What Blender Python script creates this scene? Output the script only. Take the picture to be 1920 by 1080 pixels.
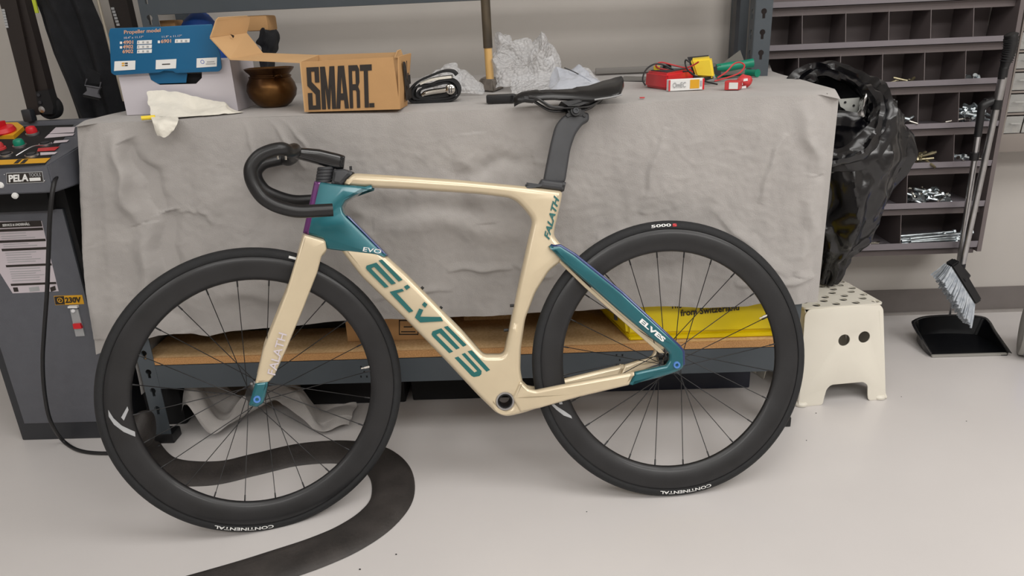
import bpy, bmesh, math, random
from mathutils import Vector, Matrix, noise
D = bpy.data
COL = bpy.context.scene.collection
SC = bpy.context.scene
for _o in list(D.objects): D.objects.remove(_o)
random.seed(7)
V = Vector
rad = math.radians

# ---------------------------------------------------------------- camera
F_PX, PITCH, ROLL, YAW, CAM_H = 1351.4, 20.392, -2.548, 1.9, 1.1171
_p, _r, _y = rad(PITCH), rad(ROLL), rad(YAW)
FW = V((-math.sin(_y)*math.cos(_p), math.cos(_y)*math.cos(_p), -math.sin(_p)))
_rt = V((math.cos(_y), math.sin(_y), 0)); _up = _rt.cross(FW)
RT = _rt*math.cos(_r) + _up*math.sin(_r); UP = -_rt*math.sin(_r) + _up*math.cos(_r)
CO = V((0, 0, CAM_H))
cam = D.cameras.new('camera'); camo = D.objects.new('camera', cam); COL.objects.link(camo)
m = Matrix((RT, UP, -FW)).transposed().to_4x4(); m.translation = CO
camo.matrix_world = m
cam.sensor_width = 36; cam.lens = F_PX/1920*36; cam.clip_start = .02
SC.camera = camo
# ---------------------------------------------------------------- world, lights, exposure
w = D.worlds.new('world'); SC.world = w; w.use_nodes = True
w.node_tree.nodes['Background'].inputs[0].default_value = (.9, .93, 1, 1)
w.node_tree.nodes['Background'].inputs[1].default_value = .3
SC.view_settings.view_transform = 'Standard'; SC.view_settings.look = 'None'
SC.view_settings.gamma = 1; SC.view_settings.use_curve_mapping = False
SC.view_settings.exposure = 0.14
CEIL = 2.75
def area(name, x, y, sx, sy, power, col=(1, .982, .958)):
    l = D.lights.new(name, 'AREA'); l.shape = 'RECTANGLE'; l.size = sx; l.size_y = sy
    l.energy = power; l.color = col
    o = D.objects.new(name, l); COL.objects.link(o); o.location = (x, y, CEIL-.03)
for i, (x, y, pw) in enumerate([(-1.9, -1.6, 24), (.2, -1.6, 36), (2.4, -1.6, 52), (-1.7, .6, 10), (.5, .6, 20), (2.4, .6, 30)]):
    area('ceiling_panel', x, y, 1.5, 1.2, pw)

# ---------------------------------------------------------------- pixel helpers (a pixel of the photograph to a point at a real depth)
def ray(x, y): return FW*F_PX + RT*(x-960) - UP*(y-540)
def PY(x, y, Y): r = ray(x, y); return CO + r*(Y/r.y)
def PZ(x, y, Z): r = ray(x, y); return CO + r*((Z-CO.z)/r.z)
def PP(x, y, O, n): r = ray(x, y); return CO + r*((O-CO).dot(n)/r.dot(n))

# ---------------------------------------------------------------- materials
def lin(c):
    return tuple(((v/255)/12.92 if v/255 <= .04045 else ((v/255+.055)/1.055)**2.4) for v in c) + (1,)
MATS = {}
def mat(name, rgb, rough=.5, metal=0, noise_amt=0, nscale=20, bump=0, bscale=200, coat=0, rgb2=None, alpha=1, trans=0, sheen=0, spec=None, stretch=None):
    if name in MATS: return MATS[name]
    m = D.materials.new(name); m.use_nodes = True; nt = m.node_tree; b = nt.nodes['Principled BSDF']
    c = lin(rgb); b.inputs['Base Color'].default_value = c
    b.inputs['Roughness'].default_value = rough; b.inputs['Metallic'].default_value = metal
    b.inputs['Coat Weight'].default_value = coat; b.inputs['Coat Roughness'].default_value = .08
    b.inputs['Alpha'].default_value = alpha; b.inputs['Transmission Weight'].default_value = trans
    if spec is not None: b.inputs['Specular IOR Level'].default_value = spec
    if sheen: b.inputs['Sheen Weight'].default_value = sheen
    tc = nt.nodes.new('ShaderNodeTexCoord'); src = tc.outputs['Object']
    if stretch:
        mp = nt.nodes.new('ShaderNodeMapping'); mp.inputs['Scale'].default_value = stretch
        nt.links.new(src, mp.inputs['Vector']); src = mp.outputs['Vector']
    if noise_amt or rgb2:
        n = nt.nodes.new('ShaderNodeTexNoise'); n.inputs['Scale'].default_value = nscale; n.inputs['Detail'].default_value = 5
        nt.links.new(src, n.inputs['Vector'])
        r = nt.nodes.new('ShaderNodeValToRGB'); nt.links.new(n.outputs['Fac'], r.inputs['Fac'])
        c2 = lin(rgb2) if rgb2 else tuple(max(0, v*(1-noise_amt)) for v in c[:3])+(1,)
        c1 = c if rgb2 else tuple(min(1, v*(1+noise_amt)) for v in c[:3])+(1,)
        r.color_ramp.elements[0].position = .32; r.color_ramp.elements[1].position = .68
        r.color_ramp.elements[0].color = c2; r.color_ramp.elements[1].color = c1
        nt.links.new(r.outputs['Color'], b.inputs['Base Color'])
    if bump:
        n = nt.nodes.new('ShaderNodeTexNoise'); n.inputs['Scale'].default_value = bscale; n.inputs['Detail'].default_value = 4
        nt.links.new(src, n.inputs['Vector'])
        bp = nt.nodes.new('ShaderNodeBump'); bp.inputs['Strength'].default_value = bump; bp.inputs['Distance'].default_value = .002
        nt.links.new(n.outputs['Fac'], bp.inputs['Height']); nt.links.new(bp.outputs['Normal'], b.inputs['Normal'])
    MATS[name] = m
    return m
M = dict(
 floor=mat('floor_epoxy', (207, 203, 201), .3, noise_amt=.04, nscale=1.4, bump=.05, bscale=30),
 wall=mat('wall_paint', (189, 184, 178), .7, noise_amt=.02, nscale=3, bump=.08, bscale=250),
 ceil=mat('ceiling_paint', (225, 222, 216), .9, noise_amt=.01),
 base=mat('baseboard_vinyl', (112, 106, 103), .55, noise_amt=.05),
 bead=mat('floor_bead', (150, 145, 141), .5, noise_amt=.04),
 cloth=mat('grey_cotton', (172, 168, 165), .95, noise_amt=.07, nscale=9, bump=.5, bscale=420, sheen=.2),
 blue=mat('blue_grey_steel', (76, 83, 89), .45, metal=.1, noise_amt=.05, nscale=8, bump=.05),
 bluedark=mat('dark_blue_steel', (44, 46, 51), .45, noise_amt=.05),
 chip=mat('chipboard', (226, 190, 142), .8, rgb2=(206, 166, 116), nscale=160, bump=.3),
 chipedge=mat('chipboard_edge', (208, 160, 106), .85, rgb2=(176, 128, 80), nscale=300, bump=.5),
 cream=mat('cream_paint', (214, 198, 168), .3, metal=.25, noise_amt=.015, nscale=40, coat=.7),
 teal=mat('teal_paint', (22, 98, 108), .3, metal=.35, noise_amt=.12, nscale=9, coat=1),
 tealmark=mat('teal_lettering', (20, 96, 94), .45),
 purple=mat('purple_flip_paint', (104, 48, 112), .25, metal=.4, coat=1),
 indigo=mat('indigo_flip_paint', (46, 62, 112), .25, metal=.4, coat=1),
 carbon=mat('matt_carbon', (27, 27, 29), .42, noise_amt=.25, nscale=18, coat=.1),
 post=mat('grey_carbon', (58, 59, 62), .5, noise_amt=.1, nscale=30),
 saddle=mat('saddle_black', (11, 11, 13), .36, coat=.25),
 bar=mat('satin_black', (17, 17, 19), .42, coat=.1),
 gloss=mat('gloss_black', (16, 17, 20), .22, coat=.6),
 rubber=mat('tyre_rubber', (28, 29, 31), .75, noise_amt=.12, nscale=60, bump=.3, bscale=400),
 black=mat('black_plastic', (24, 24, 26), .45, noise_amt=.1),
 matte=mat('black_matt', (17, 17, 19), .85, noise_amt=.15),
 steel=mat('brushed_steel', (190, 190, 192), .3, metal=1, noise_amt=.08, nscale=40),
 zinc=mat('zinc_bolts', (188, 196, 200), .32, metal=.9, noise_amt=.2, nscale=60),
 chrome=mat('chrome', (215, 212, 205), .15, metal=1),
 anod=mat('blue_anodised', (104, 156, 232), .3, metal=.55),
 white=mat('white_print', (232, 232, 230), .6),
 silver=mat('silver_print', (176, 178, 180), .5, metal=.3),
 whiteplastic=mat('white_plastic', (226, 221, 208), .42, noise_amt=.03, nscale=6),
 bristle=mat('grey_bristle', (196, 202, 208), .7, rgb2=(150, 158, 168), nscale=60),
 kraft=mat('kraft_card', (190, 148, 100), .8, noise_amt=.04, nscale=14, bump=.1, bscale=300),
 kraftin=mat('kraft_inside', (204, 165, 118), .8, noise_amt=.03, nscale=14, bump=.1),
 ink=mat('black_ink', (44, 38, 34), .7),
 card=mat('white_card', (205, 200, 206), .7, noise_amt=.015, nscale=10),
 bluecard=mat('blue_card', (14, 94, 138), .4, noise_amt=.02),
 tissue=mat('white_tissue', (232, 228, 216), .95, noise_amt=.03, nscale=20, bump=.6, bscale=150),
 orange=mat('orange_print', (222, 170, 140), .6),
 brass=mat('aged_brass', (128, 92, 52), .36, metal=.9, rgb2=(48, 28, 20), nscale=9, bump=.3, bscale=60),
 red=mat('red_plastic', (214, 34, 44), .38, noise_amt=.03),
 redcable=mat('red_cable', (200, 60, 62), .45),
 yellow=mat('yellow_plastic', (243, 214, 58), .4, noise_amt=.02),
 yellowbox=mat('yellow_box', (240, 214, 8), .42, noise_amt=.04, nscale=12),
 green=mat('green_plastic', (8, 132, 104), .35, noise_amt=.04),
 wood=mat('hickory', (226, 196, 148), .6, rgb2=(214, 160, 60), nscale=12, stretch=(1, 1, .15)),
 iron=mat('forged_iron', (142, 134, 126), .6, metal=0, rgb2=(84, 78, 72), nscale=40, bump=.3),
 rack=mat('rack_steel', (104, 95, 95), .5, noise_amt=.04, nscale=6),
 racklip=mat('rack_lip_steel', (126, 120, 125), .45, noise_amt=.03, nscale=6),
 machine=mat('machine_grey', (92, 94, 101), .45, noise_amt=.04, nscale=30, bump=.2, bscale=500),
 sticker=mat('sticker_white', (205, 196, 202), .5),
 amber=mat('amber_sticker', (224, 166, 34), .5),
 buckle=mat('grey_buckle', (112, 112, 118), .4),
 canvas=mat('black_canvas', (28, 29, 33), .9, noise_amt=.2, nscale=30, bump=.5, bscale=300),
 bag=mat('black_bag_film', (14, 14, 18), .24, noise_amt=.15, bump=.6, bscale=28, spec=.7),
 film_glint=mat('silver_glint', (200, 200, 200), .2, metal=1, bump=1, bscale=40),  # bright metal that stands in for reflections on the bag film
 navy=mat('blue_fabric', (18, 70, 150), .6, noise_amt=.2),
 canblue=mat('blue_can', (30, 82, 190), .35), cangrey=mat('can_grey', (150, 148, 142), .4),
 hose=mat('flat_rubber_hose', (54, 50, 48), .6, noise_amt=.3, nscale=14, bump=.5, bscale=120),
)
film = D.materials.new('bubble_film'); film.use_nodes = True
nt = film.node_tree; b = nt.nodes['Principled BSDF']; out = nt.nodes['Material Output']
b.inputs['Base Color'].default_value = (.9, .91, .93, 1); b.inputs['Roughness'].default_value = .05
tr = nt.nodes.new('ShaderNodeBsdfTransparent'); mx = nt.nodes.new('ShaderNodeMixShader'); mx.inputs[0].default_value = .4
nt.links.new(tr.outputs[0], mx.inputs[1]); nt.links.new(b.outputs[0], mx.inputs[2]); nt.links.new(mx.outputs[0], out.inputs[0])
vo = nt.nodes.new('ShaderNodeTexVoronoi'); vo.inputs['Scale'].default_value = 110
tc = nt.nodes.new('ShaderNodeTexCoord'); nt.links.new(tc.outputs['Object'], vo.inputs['Vector'])
bp = nt.nodes.new('ShaderNodeBump'); bp.inputs['Strength'].default_value = 1; bp.inputs['Distance'].default_value = .007
bp.invert = True
nt.links.new(vo.outputs['Distance'], bp.inputs['Height']); nt.links.new(bp.outputs['Normal'], b.inputs['Normal'])
M['film'] = film
film2 = film.copy(); film2.name = 'bluish_film'; film2.node_tree.nodes['Principled BSDF'].inputs['Base Color'].default_value = (.74, .8, .92, 1); film2.node_tree.nodes['Bump'].inputs['Strength'].default_value = .15; M['film2'] = film2
clear = D.materials.new('clear_plastic'); clear.use_nodes = True
nt = clear.node_tree; b = nt.nodes['Principled BSDF']; out = nt.nodes['Material Output']
b.inputs['Base Color'].default_value = (.75, .75, .72, 1); b.inputs['Roughness'].default_value = .15
tr = nt.nodes.new('ShaderNodeBsdfTransparent'); mx = nt.nodes.new('ShaderNodeMixShader'); mx.inputs[0].default_value = .3
nt.links.new(tr.outputs[0], mx.inputs[1]); nt.links.new(b.outputs[0], mx.inputs[2]); nt.links.new(mx.outputs[0], out.inputs[0])
M['clear'] = clear

# ---------------------------------------------------------------- object helpers
def prop(o, label=None, cat=None, group=None, kind=None):
    if label: o['label'] = label
    if cat: o['category'] = cat
    if group: o['group'] = group
    if kind: o['kind'] = kind
    return o
def thing(name, label, cat, loc=(0, 0, 0), group=None, mtx=None):
    o = D.objects.new(name, None); COL.objects.link(o); o.empty_display_size = .05
    if mtx is not None: o.matrix_world = mtx
    else: o.location = loc
    return prop(o, label, cat, group)
INV = {}
def link(name, me, parent=None, mtx=None):
    """link a mesh built in world space (or, with mtx, in that local space) under parent"""
    o = D.objects.new(name, me); COL.objects.link(o)
    if parent is not None: o.parent = parent
    if mtx is not None: o.matrix_basis = mtx
    elif parent is not None:
        pm = parent.matrix_basis.copy(); q = parent.parent
        while q is not None: pm = q.matrix_basis @ pm; q = q.parent
        o.matrix_basis = pm.inverted()
    return o
def smooth(me, ang=40):
    me.polygons.foreach_set('use_smooth', [True]*len(me.polygons))
    bm = bmesh.new(); bm.from_mesh(me); a = rad(ang)
    for e in bm.edges:
        e.smooth = not (len(e.link_faces) == 2 and e.calc_face_angle(0) > a)
    bm.to_mesh(me); bm.free(); return me
def tomesh(bm, m, ang=40, recalc=True):
    if recalc: bmesh.ops.recalc_face_normals(bm, faces=bm.faces)
    me = D.meshes.new('mesh'); bm.to_mesh(me); bm.free(); me.materials.append(m)
    return smooth(me, ang)
def obj(name, bm, m, parent=None, ang=40, mtx=None, recalc=True):
    return link(name, tomesh(bm, m, ang, recalc), parent, mtx)
def struct(name, bm, m, parent=None):
    o = obj(name, bm, m, parent, 30); o['kind'] = 'structure'; return o
def box(bm, a, b, bev=0, mtx=None):
    lo = [min(a[i], b[i]) for i in range(3)]; hi = [max(a[i], b[i]) for i in range(3)]
    r = bmesh.ops.create_cube(bm, size=1)['verts']
    for v in r: v.co = V([lo[i]+(v.co[i]+.5)*(hi[i]-lo[i]) for i in range(3)])
    if bev:
        es = list({e for v in r for e in v.link_edges})
        r2 = bmesh.ops.bevel(bm, geom=es, offset=bev, segments=2, affect='EDGES', profile=.6)
        r = list({v for f in r2['faces'] for v in f.verts} | {v for v in r if v.is_valid})
    if mtx is not None:
        for v in r: v.co = mtx @ v.co
    return r
def hexa(bm, P):
    """box from 8 corners: bottom 4 (ccw), top 4"""
    vs = [bm.verts.new(p) for p in P]
    for f in ((0, 3, 2, 1), (4, 5, 6, 7), (0, 1, 5, 4), (1, 2, 6, 5), (2, 3, 7, 6), (3, 0, 4, 7)): bm.faces.new([vs[i] for i in f])
    return vs
def slab(bm, P, n, t):
    """polygon of points P, thickened by t along -n"""
    n = V(n).normalized(); a = [bm.verts.new(p) for p in P]; b = [bm.verts.new(V(p)-n*t) for p in P]
    bm.faces.new(a); bm.faces.new(b[::-1])
    for i in range(len(P)): j = (i+1) % len(P); bm.faces.new((a[j], a[i], b[i], b[j]))
    bm.normal_update()
def frame_at(d):
    d = V(d).normalized(); a = V((0, 0, 1)) if abs(d.z) < .9 else V((1, 0, 0))
    x = a.cross(d).normalized(); return x, d.cross(x)
def tube(bm, pts, r, n=10, cap=True, closed=False, sq=1, upv=None):
    pts = [V(p) for p in pts]; N = len(pts); rings = []; px = None
    for i, p in enumerate(pts):
        d = (pts[(i+1) % N]-pts[i-1]) if closed else (pts[min(i+1, N-1)]-pts[max(i-1, 0)])
        if upv is not None: x = V(upv).cross(d).normalized(); y = d.normalized().cross(x)
        elif px is None: x, y = frame_at(d)
        else:
            dn = d.normalized(); x = (px-dn*px.dot(dn)).normalized(); y = dn.cross(x)
        px = x; rr = r[i] if isinstance(r, (list, tuple)) else r
        rings.append([bm.verts.new(p+x*rr*math.cos(2*math.pi*k/n)+y*rr*sq*math.sin(2*math.pi*k/n)) for k in range(n)])
    for i in range(N if closed else N-1):
        A, B = rings[i], rings[(i+1) % N]
        for k in range(n): bm.faces.new((A[k], A[(k+1) % n], B[(k+1) % n], B[k]))
    if cap and not closed: bm.faces.new(rings[0][::-1]); bm.faces.new(rings[-1])
def lathe(bm, prof, o=(0, 0, 0), axis=(0, 0, 1), n=32, capends=False):
    """prof: list of (radius, height along axis)"""
    ax = V(axis).normalized(); x, y = frame_at(ax); o = V(o); R = []
    for r, h in prof:
        R.append([bm.verts.new(o+ax*h+(x*math.cos(2*math.pi*k/n)+y*math.sin(2*math.pi*k/n))*max(r, 1e-5)) for k in range(n)])
    for A, B in zip(R, R[1:]):
        for k in range(n): bm.faces.new((A[k], A[(k+1) % n], B[(k+1) % n], B[k]))
    if capends: bm.faces.new(R[0][::-1]); bm.faces.new(R[-1])
def cyl(bm, a, b, r, n=16, r2=None):
    a, b = V(a), V(b); lathe(bm, [(r, 0), (r if r2 is None else r2, (b-a).length)], a, b-a, n, True)
def torus(bm, o, axis, R, r, n=48, k=10, sq=1):
    x, y = frame_at(axis); o = V(o)
    tube(bm, [o+(x*math.cos(2*math.pi*i/n)+y*math.sin(2*math.pi*i/n))*R for i in range(n)], r, k, closed=True, upv=axis, sq=sq)
def smooth_path(P, n=6):
    P = [V(p) for p in P]; out = []
    for i in range(len(P)-1):
        p0, p1, p2, p3 = P[max(i-1, 0)], P[i], P[i+1], P[min(i+2, len(P)-1)]
        for k in range(n):
            t = k/n; out.append(.5*((2*p1)+(p2-p0)*t+(2*p0-5*p1+4*p2-p3)*t*t+(3*p1-p0-3*p2+p3)*t**3))
    return out+[P[-1]]
def fillet(poly, r, n=4):
    out = []; N = len(poly)
    for i in range(N):
        p, a, b = V(poly[i]).to_2d(), V(poly[i-1]).to_2d(), V(poly[(i+1) % N]).to_2d()
        da, db = (a-p), (b-p); la, lb = da.length, db.length; rr = min(r, la*.45, lb*.45)
        if la < 1e-6 or lb < 1e-6: continue
        A = p+da/la*rr; B = p+db/lb*rr
        for k in range(n+1):
            t = k/n; out.append((A*(1-t)**2+p*2*t*(1-t)+B*t*t))
    return [(q.x, q.y) for q in out]
def plate_mesh(polys, thick, bevel, res=3):
    """2D outlines (first outer, rest holes) to a rounded solid; x -> X, y -> Z, front face at -Y"""
    cu = D.curves.new('c', 'CURVE'); cu.dimensions = '2D'; cu.fill_mode = 'BOTH'
    for P in polys:
        s = cu.splines.new('POLY'); s.points.add(len(P)-1); s.use_cyclic_u = True
        for i, q in enumerate(P): s.points[i].co = (q[0], q[1], 0, 1)
    cu.extrude = max(thick/2-bevel, 0); cu.bevel_depth = bevel; cu.offset = -bevel; cu.bevel_resolution = res
    o = D.objects.new('c', cu); COL.objects.link(o)
    dg = bpy.context.evaluated_depsgraph_get(); me = D.meshes.new_from_object(o.evaluated_get(dg))
    D.objects.remove(o); D.curves.remove(cu)
    bm = bmesh.new(); bm.from_mesh(me); D.meshes.remove(me)
    for v in bm.verts: v.co = V((v.co.x, -v.co.z, v.co.y))
    bmesh.ops.remove_doubles(bm, verts=bm.verts, dist=1e-5)
    return bm
def text_bm(s, bold=0, shear=0, extr=.002, spacing=1):
    cu = D.curves.new('t', 'FONT'); cu.body = s; cu.size = 1; cu.offset = bold; cu.extrude = extr; cu.shear = shear
    cu.space_character = spacing; cu.resolution_u = 3
    o = D.objects.new('t', cu); COL.objects.link(o)
    dg = bpy.context.evaluated_depsgraph_get(); me = D.meshes.new_from_object(o.evaluated_get(dg))
    D.objects.remove(o); D.curves.remove(cu)
    bm = bmesh.new(); bm.from_mesh(me); D.meshes.remove(me)
    xs = [v.co.x for v in bm.verts]; ys = [v.co.y for v in bm.verts]
    x0, x1, y0, y1 = min(xs), max(xs), min(ys), max(ys)
    for v in bm.verts: v.co.x = (v.co.x-x0)/(x1-x0); v.co.y = (v.co.y-y0)/(y1-y0)
    return bm
def text_on(name, s, A, B, C, m, parent, lift=.0008, **k):
    """text whose box has lower-left A, lower-right B, upper-left C (3D points)"""
    bm = text_bm(s, **k); A, B, C = V(A), V(B), V(C); n = (B-A).cross(C-A).normalized()
    for v in bm.verts:
        z = v.co.z; v.co = A+(B-A)*v.co.x+(C-A)*v.co.y+n*(lift+(.0004 if z > 0 else -.0004))
    return obj(name, bm, m, parent, 30)
def quad_on(name, P, m, parent, lift=.0006, t=.0006, n=None):
    """thin sticker through points P, lifted towards its normal"""
    P = [V(p) for p in P]
    if n is None: n = (P[1]-P[0]).cross(P[2]-P[0]).normalized()
    bm = bmesh.new(); slab(bm, [p+n*lift for p in P], n, t); return obj(name, bm, m, parent, 30)
def grid(bm, f, nu, nv, closed_u=False):
    g = [[bm.verts.new(f(i/nu, j/nv)) for i in range(nu if closed_u else nu+1)] for j in range(nv+1)]
    for j in range(nv):
        for i in range(nu):
            i2 = (i+1) % nu if closed_u else i+1
            bm.faces.new((g[j][i], g[j][i2], g[j+1][i2], g[j+1][i]))
    return g
def copy_tree(o, parent=None, mtx=None):
    c = o.copy(); COL.objects.link(c); c.parent = parent
    if mtx is not None: c.matrix_basis = mtx
    for ch in o.children: copy_tree(ch, c)
    return c
nz = lambda p, s=1.0: noise.noise(V(p)*s)
def nv3(p, s): return noise.noise_vector(V(p)*s)
def solidify(bm, t):
    bmesh.ops.recalc_face_normals(bm, faces=bm.faces)
    bmesh.ops.solidify(bm, geom=bm.faces[:], thickness=t)
# ================================================================ SETTING
WY = 2.58
bm = bmesh.new(); box(bm, (-4.2, -4.2, -.1), (4.4, WY+.1, 0)); struct('floor', bm, M['floor'])
bm = bmesh.new(); box(bm, (-4.2, WY, 0), (4.4, WY+.1, CEIL)); struct('wall_back', bm, M['wall'])
bm = bmesh.new(); box(bm, (-4.3, -4.2, 0), (-4.2, WY, CEIL)); struct('wall_left', bm, M['wall'])
bm = bmesh.new(); box(bm, (4.4, -4.2, 0), (4.5, WY, CEIL)); struct('wall_right', bm, M['wall'])
bm = bmesh.new(); box(bm, (-4.2, -4.3, 0), (4.4, -4.2, CEIL)); struct('wall_front', bm, M['wall'])
bm = bmesh.new(); box(bm, (-4.2, -4.2, CEIL), (4.4, WY, CEIL+.1)); struct('ceiling', bm, M['ceil'])
bm = bmesh.new(); box(bm, (-4.2, WY-.006, .008), (4.4, WY, .1)); struct('baseboard_back', bm, M['base'])
bm = bmesh.new(); box(bm, (-4.2, WY-.016, 0), (4.4, WY, .009)); struct('trim_back', bm, M['bead'])

# ================================================================ WORKBENCH
bench = thing('workbench', 'grey-blue boltless steel workbench with chipboard shelf, under a grey cloth', 'workbench', (-.19, 1.8, 0))
TZ = .92
def keyhole(r, s):  # keyhole outline, round above, slot below
    P = [(r*math.cos(rad(a)), r*math.sin(rad(a))) for a in range(-60, 241, 30)]
    return P+[(-s, -2.3*r), (s, -2.3*r)]
def perforated(w, h, holes, t=.003):
    outer = [(0, 0), (w, 0), (w, h), (0, h)]
    hs = [[(cx+x, cz+z) for x, z in keyhole(.0085, .004)] for cx, cz in holes]
    return plate_mesh([outer]+hs, t, 0)
def angle_post(name, x, y, z0, z1, sgn, parent, w=.045, lab=None, side=1):
    """front plate plus side flange, both punched with keyholes; sgn +1: flange at the left"""
    n = int((z1-z0)/.06); hol = [(w*.5, z1-z0-.03-.0585*i) for i in range(n) if z1-z0-.03-.0585*i > .03]
    bm = perforated(w, z1-z0, hol)
    for v in bm.verts: v.co += V((x, y, z0))
    b2 = perforated(w, z1-z0, hol); xf = x if sgn > 0 else x+w
    for v in b2.verts: v.co = V((xf, y+v.co.x*side, z0+v.co.z))+V((v.co.y, 0, 0))
    me = D.meshes.new('t'); b2.to_mesh(me); b2.free(); bm.from_mesh(me); D.meshes.remove(me)
    return obj(name, bm, M['blue'], parent, 30)
angle_post('leg', -1.115, 1.8, .02, .905, 1, bench)
angle_post('leg', .665, 1.8, .02, .905, -1, bench)
angle_post('leg', -1.115, 2.34, .02, .905, 1, bench, side=-1)
angle_post('leg', .665, 2.34, .02, .905, -1, bench, side=-1)
for x in (-1.12, .66):
    for y in (1.796, 2.29):
        bm = bmesh.new(); box(bm, (x, y, 0), (x+.055, y+.05, .03), .003); obj('foot_cap', bm, M['black'], bench)
bm = bmesh.new(); box(bm, (-1.07, 1.799, .178), (.665, 1.803, .25)); box(bm, (-1.07, 1.8, .178), (.665, 1.83, .182)); obj('front_beam', bm, M['blue'], bench)
bm = bmesh.new(); box(bm, (-1.07, 2.33, .178), (.665, 2.336, .25)); obj('rear_beam', bm, M['blue'], bench)
for x in (-1.11, .705):
    bm = bmesh.new(); box(bm, (x, 1.81, .178), (x+.004, 2.33, .25)); obj('side_beam', bm, M['blue'], bench)
bm = bmesh.new(); box(bm, (-1.105, 1.806, .252), (.7, 2.335, .272)); o = obj('shelf_board', bm, M['chip'], bench)
bm = bmesh.new(); box(bm, (-1.07, 1.8, .252), (.665, 1.806, .272)); obj('shelf_edge', bm, M['chipedge'], bench)
bm = bmesh.new(); box(bm, (-1.07, 1.825, .84), (.665, 1.828, .9)); obj('top_beam', bm, M['blue'], bench)
bm = bmesh.new(); box(bm, (-1.07, 1.80, .9), (.69, 2.5, .915)); obj('bench_top', bm, M['chip'], bench)
# slots punched in the beam, seen through both wheels: small dark plates let into the face
for cx, cy in ((686, 694), (1165, 672)):
    for dx, dy in ((-9, -6), (2, -6), (-3, 3), (-9, 12), (2, 12)):
        p = PY(cx+dx, cy+dy, 1.799); bm = bmesh.new(); box(bm, (p.x-.002, 1.7982, p.z-.003), (p.x+.002, 1.7995, p.z+.003)); obj('slot', bm, M['matte'], bench)

# upper shelf: two uprights and a blue-grey front beam behind the bench
shelf = thing('wall_shelf', 'blue-grey boltless shelf frame above the bench with punched steel uprights', 'shelf', (-.2, 2.3, 1.13))
YS = 2.3
pl = PY(258.5, 0, YS); pr = PY(1450, 0, YS)
angle_post('upright', pl.x, YS, .925, 1.9, 1, shelf, w=.05)
angle_post('upright', pr.x-.05, YS-.0, .925, 1.9, 1, shelf, w=.05)
zb = PY(600, 14, YS).z
bm = bmesh.new(); box(bm, (pl.x+.05, YS-.002, zb), (pr.x-.05, YS+.002, zb+.075)); box(bm, (pl.x+.05, YS, zb), (pr.x-.05, YS+.03, zb+.004)); obj('front_beam', bm, M['blue'], shelf)
for x in (pl.x+.002, pr.x-.052):
    bm = bmesh.new(); box(bm, (x, 2.52, .925), (x+.045, 2.565, 1.9)); obj('rear_upright', bm, M['blue'], shelf)
bm = bmesh.new(); p = PY(1378, 60, 2.42); box(bm, (p.x-.0, 2.42, .93), (p.x+.012, 2.46, 1.9)); obj('side_brace', bm, M['bluedark'], shelf)

# ================================================================ TABLECLOTH
cl = thing('tablecloth', 'light grey cotton cloth draped over the top and front of the workbench', 'tablecloth', (-.19, 2.1, TZ))
HEM = [(176, 668), (240, 645), (275, 636), (300, 626), (359, 624), (392, 630), (430, 622), (482, 616), (560, 610), (606, 605), (643, 602), (735, 597), (848, 596), (905, 594), (956, 589), (1056, 582), (1090, 583), (1183, 576), (1250, 574), (1330, 577), (1403, 574), (1430, 568), (1480, 572), (1536, 569)]
TOP = [(140, 238), (190, 230), (330, 226), (500, 219), (700, 213), (900, 206), (1200, 192), (1454, 180), (1540, 178), (1576, 186)]
def interp(P, t, key=0):
    for a, b in zip(P, P[1:]):
        if t <= b[key]: k = (t-a[key])/(b[key]-a[key]); return a[1-key]+(b[1-key]-a[1-key])*max(k, 0)
    return P[-1][1-key]
RIDGE = [(205, 250, 262, 420, 14, .014), (262, 420, 300, 640, 18, .016), (240, 262, 300, 400, 16, -.016), (300, 400, 350, 620, 20, -.014), (150, 250, 172, 640, 12, .01),
 (455, 222, 480, 330, 5, .004), (500, 222, 570, 320, 5, .005), (530, 222, 585, 300, 4, .004), (372, 388, 400, 422, 5, .004), (330, 400, 375, 395, 5, .003),
 (840, 510, 960, 500, 6, .007), (700, 560, 850, 540, 6, .005), (960, 500, 1040, 520, 7, .005), (1120, 440, 1300, 470, 14, .006), (1330, 400, 1480, 520, 10, .006),
 (1508, 190, 1535, 330, 13, .006), (1535, 330, 1500, 520, 14, .006), (1470, 250, 1420, 380, 6, .006), (1250, 240, 1200, 400, 8, .005),
 (1090, 520, 1180, 560, 8, .006), (1380, 540, 1540, 520, 8, .006), (400, 560, 600, 545, 12, .006), (650, 370, 700, 470, 18, .008), (880, 250, 900, 420, 22, .006), (700, 420, 1000, 440, 20, .006), (850, 330, 1000, 300, 15, -.005)]
def ridge(x, y):
    s = 0
    for x0, y0, x1, y1, wd, a in RIDGE:
        dx, dy = x1-x0, y1-y0; L2 = dx*dx+dy*dy; t = max(0, min(1, ((x-x0)*dx+(y-y0)*dy)/L2))
        tt = ((x-x0)*dx+(y-y0)*dy)/L2; wob = wd*.9*math.sin(tt*5+x0)+wd*.5*math.sin(tt*13+y0)
        L_ = math.sqrt(L2); sd = ((x-x0)*dy-(y-y0)*dx)/L_+wob*.6; al = max(0, -tt, tt-1)*L_
        fade = math.sin(math.pi*min(1, max(0, tt*.9+.05)))**.7 if al == 0 else 0
        if wd < 12: w2 = wd*.55; k = 1.1
        else: w2 = wd; k = 1.7
        if abs(sd) < 4*w2 and fade > 0: s += k*a*fade*(math.exp(-(sd/w2)**2) if wd >= 12 else (math.exp(-(sd/w2)**2) if sd < 0 else math.exp(-(sd/(w2*2.6))**2)))
    return s
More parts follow.
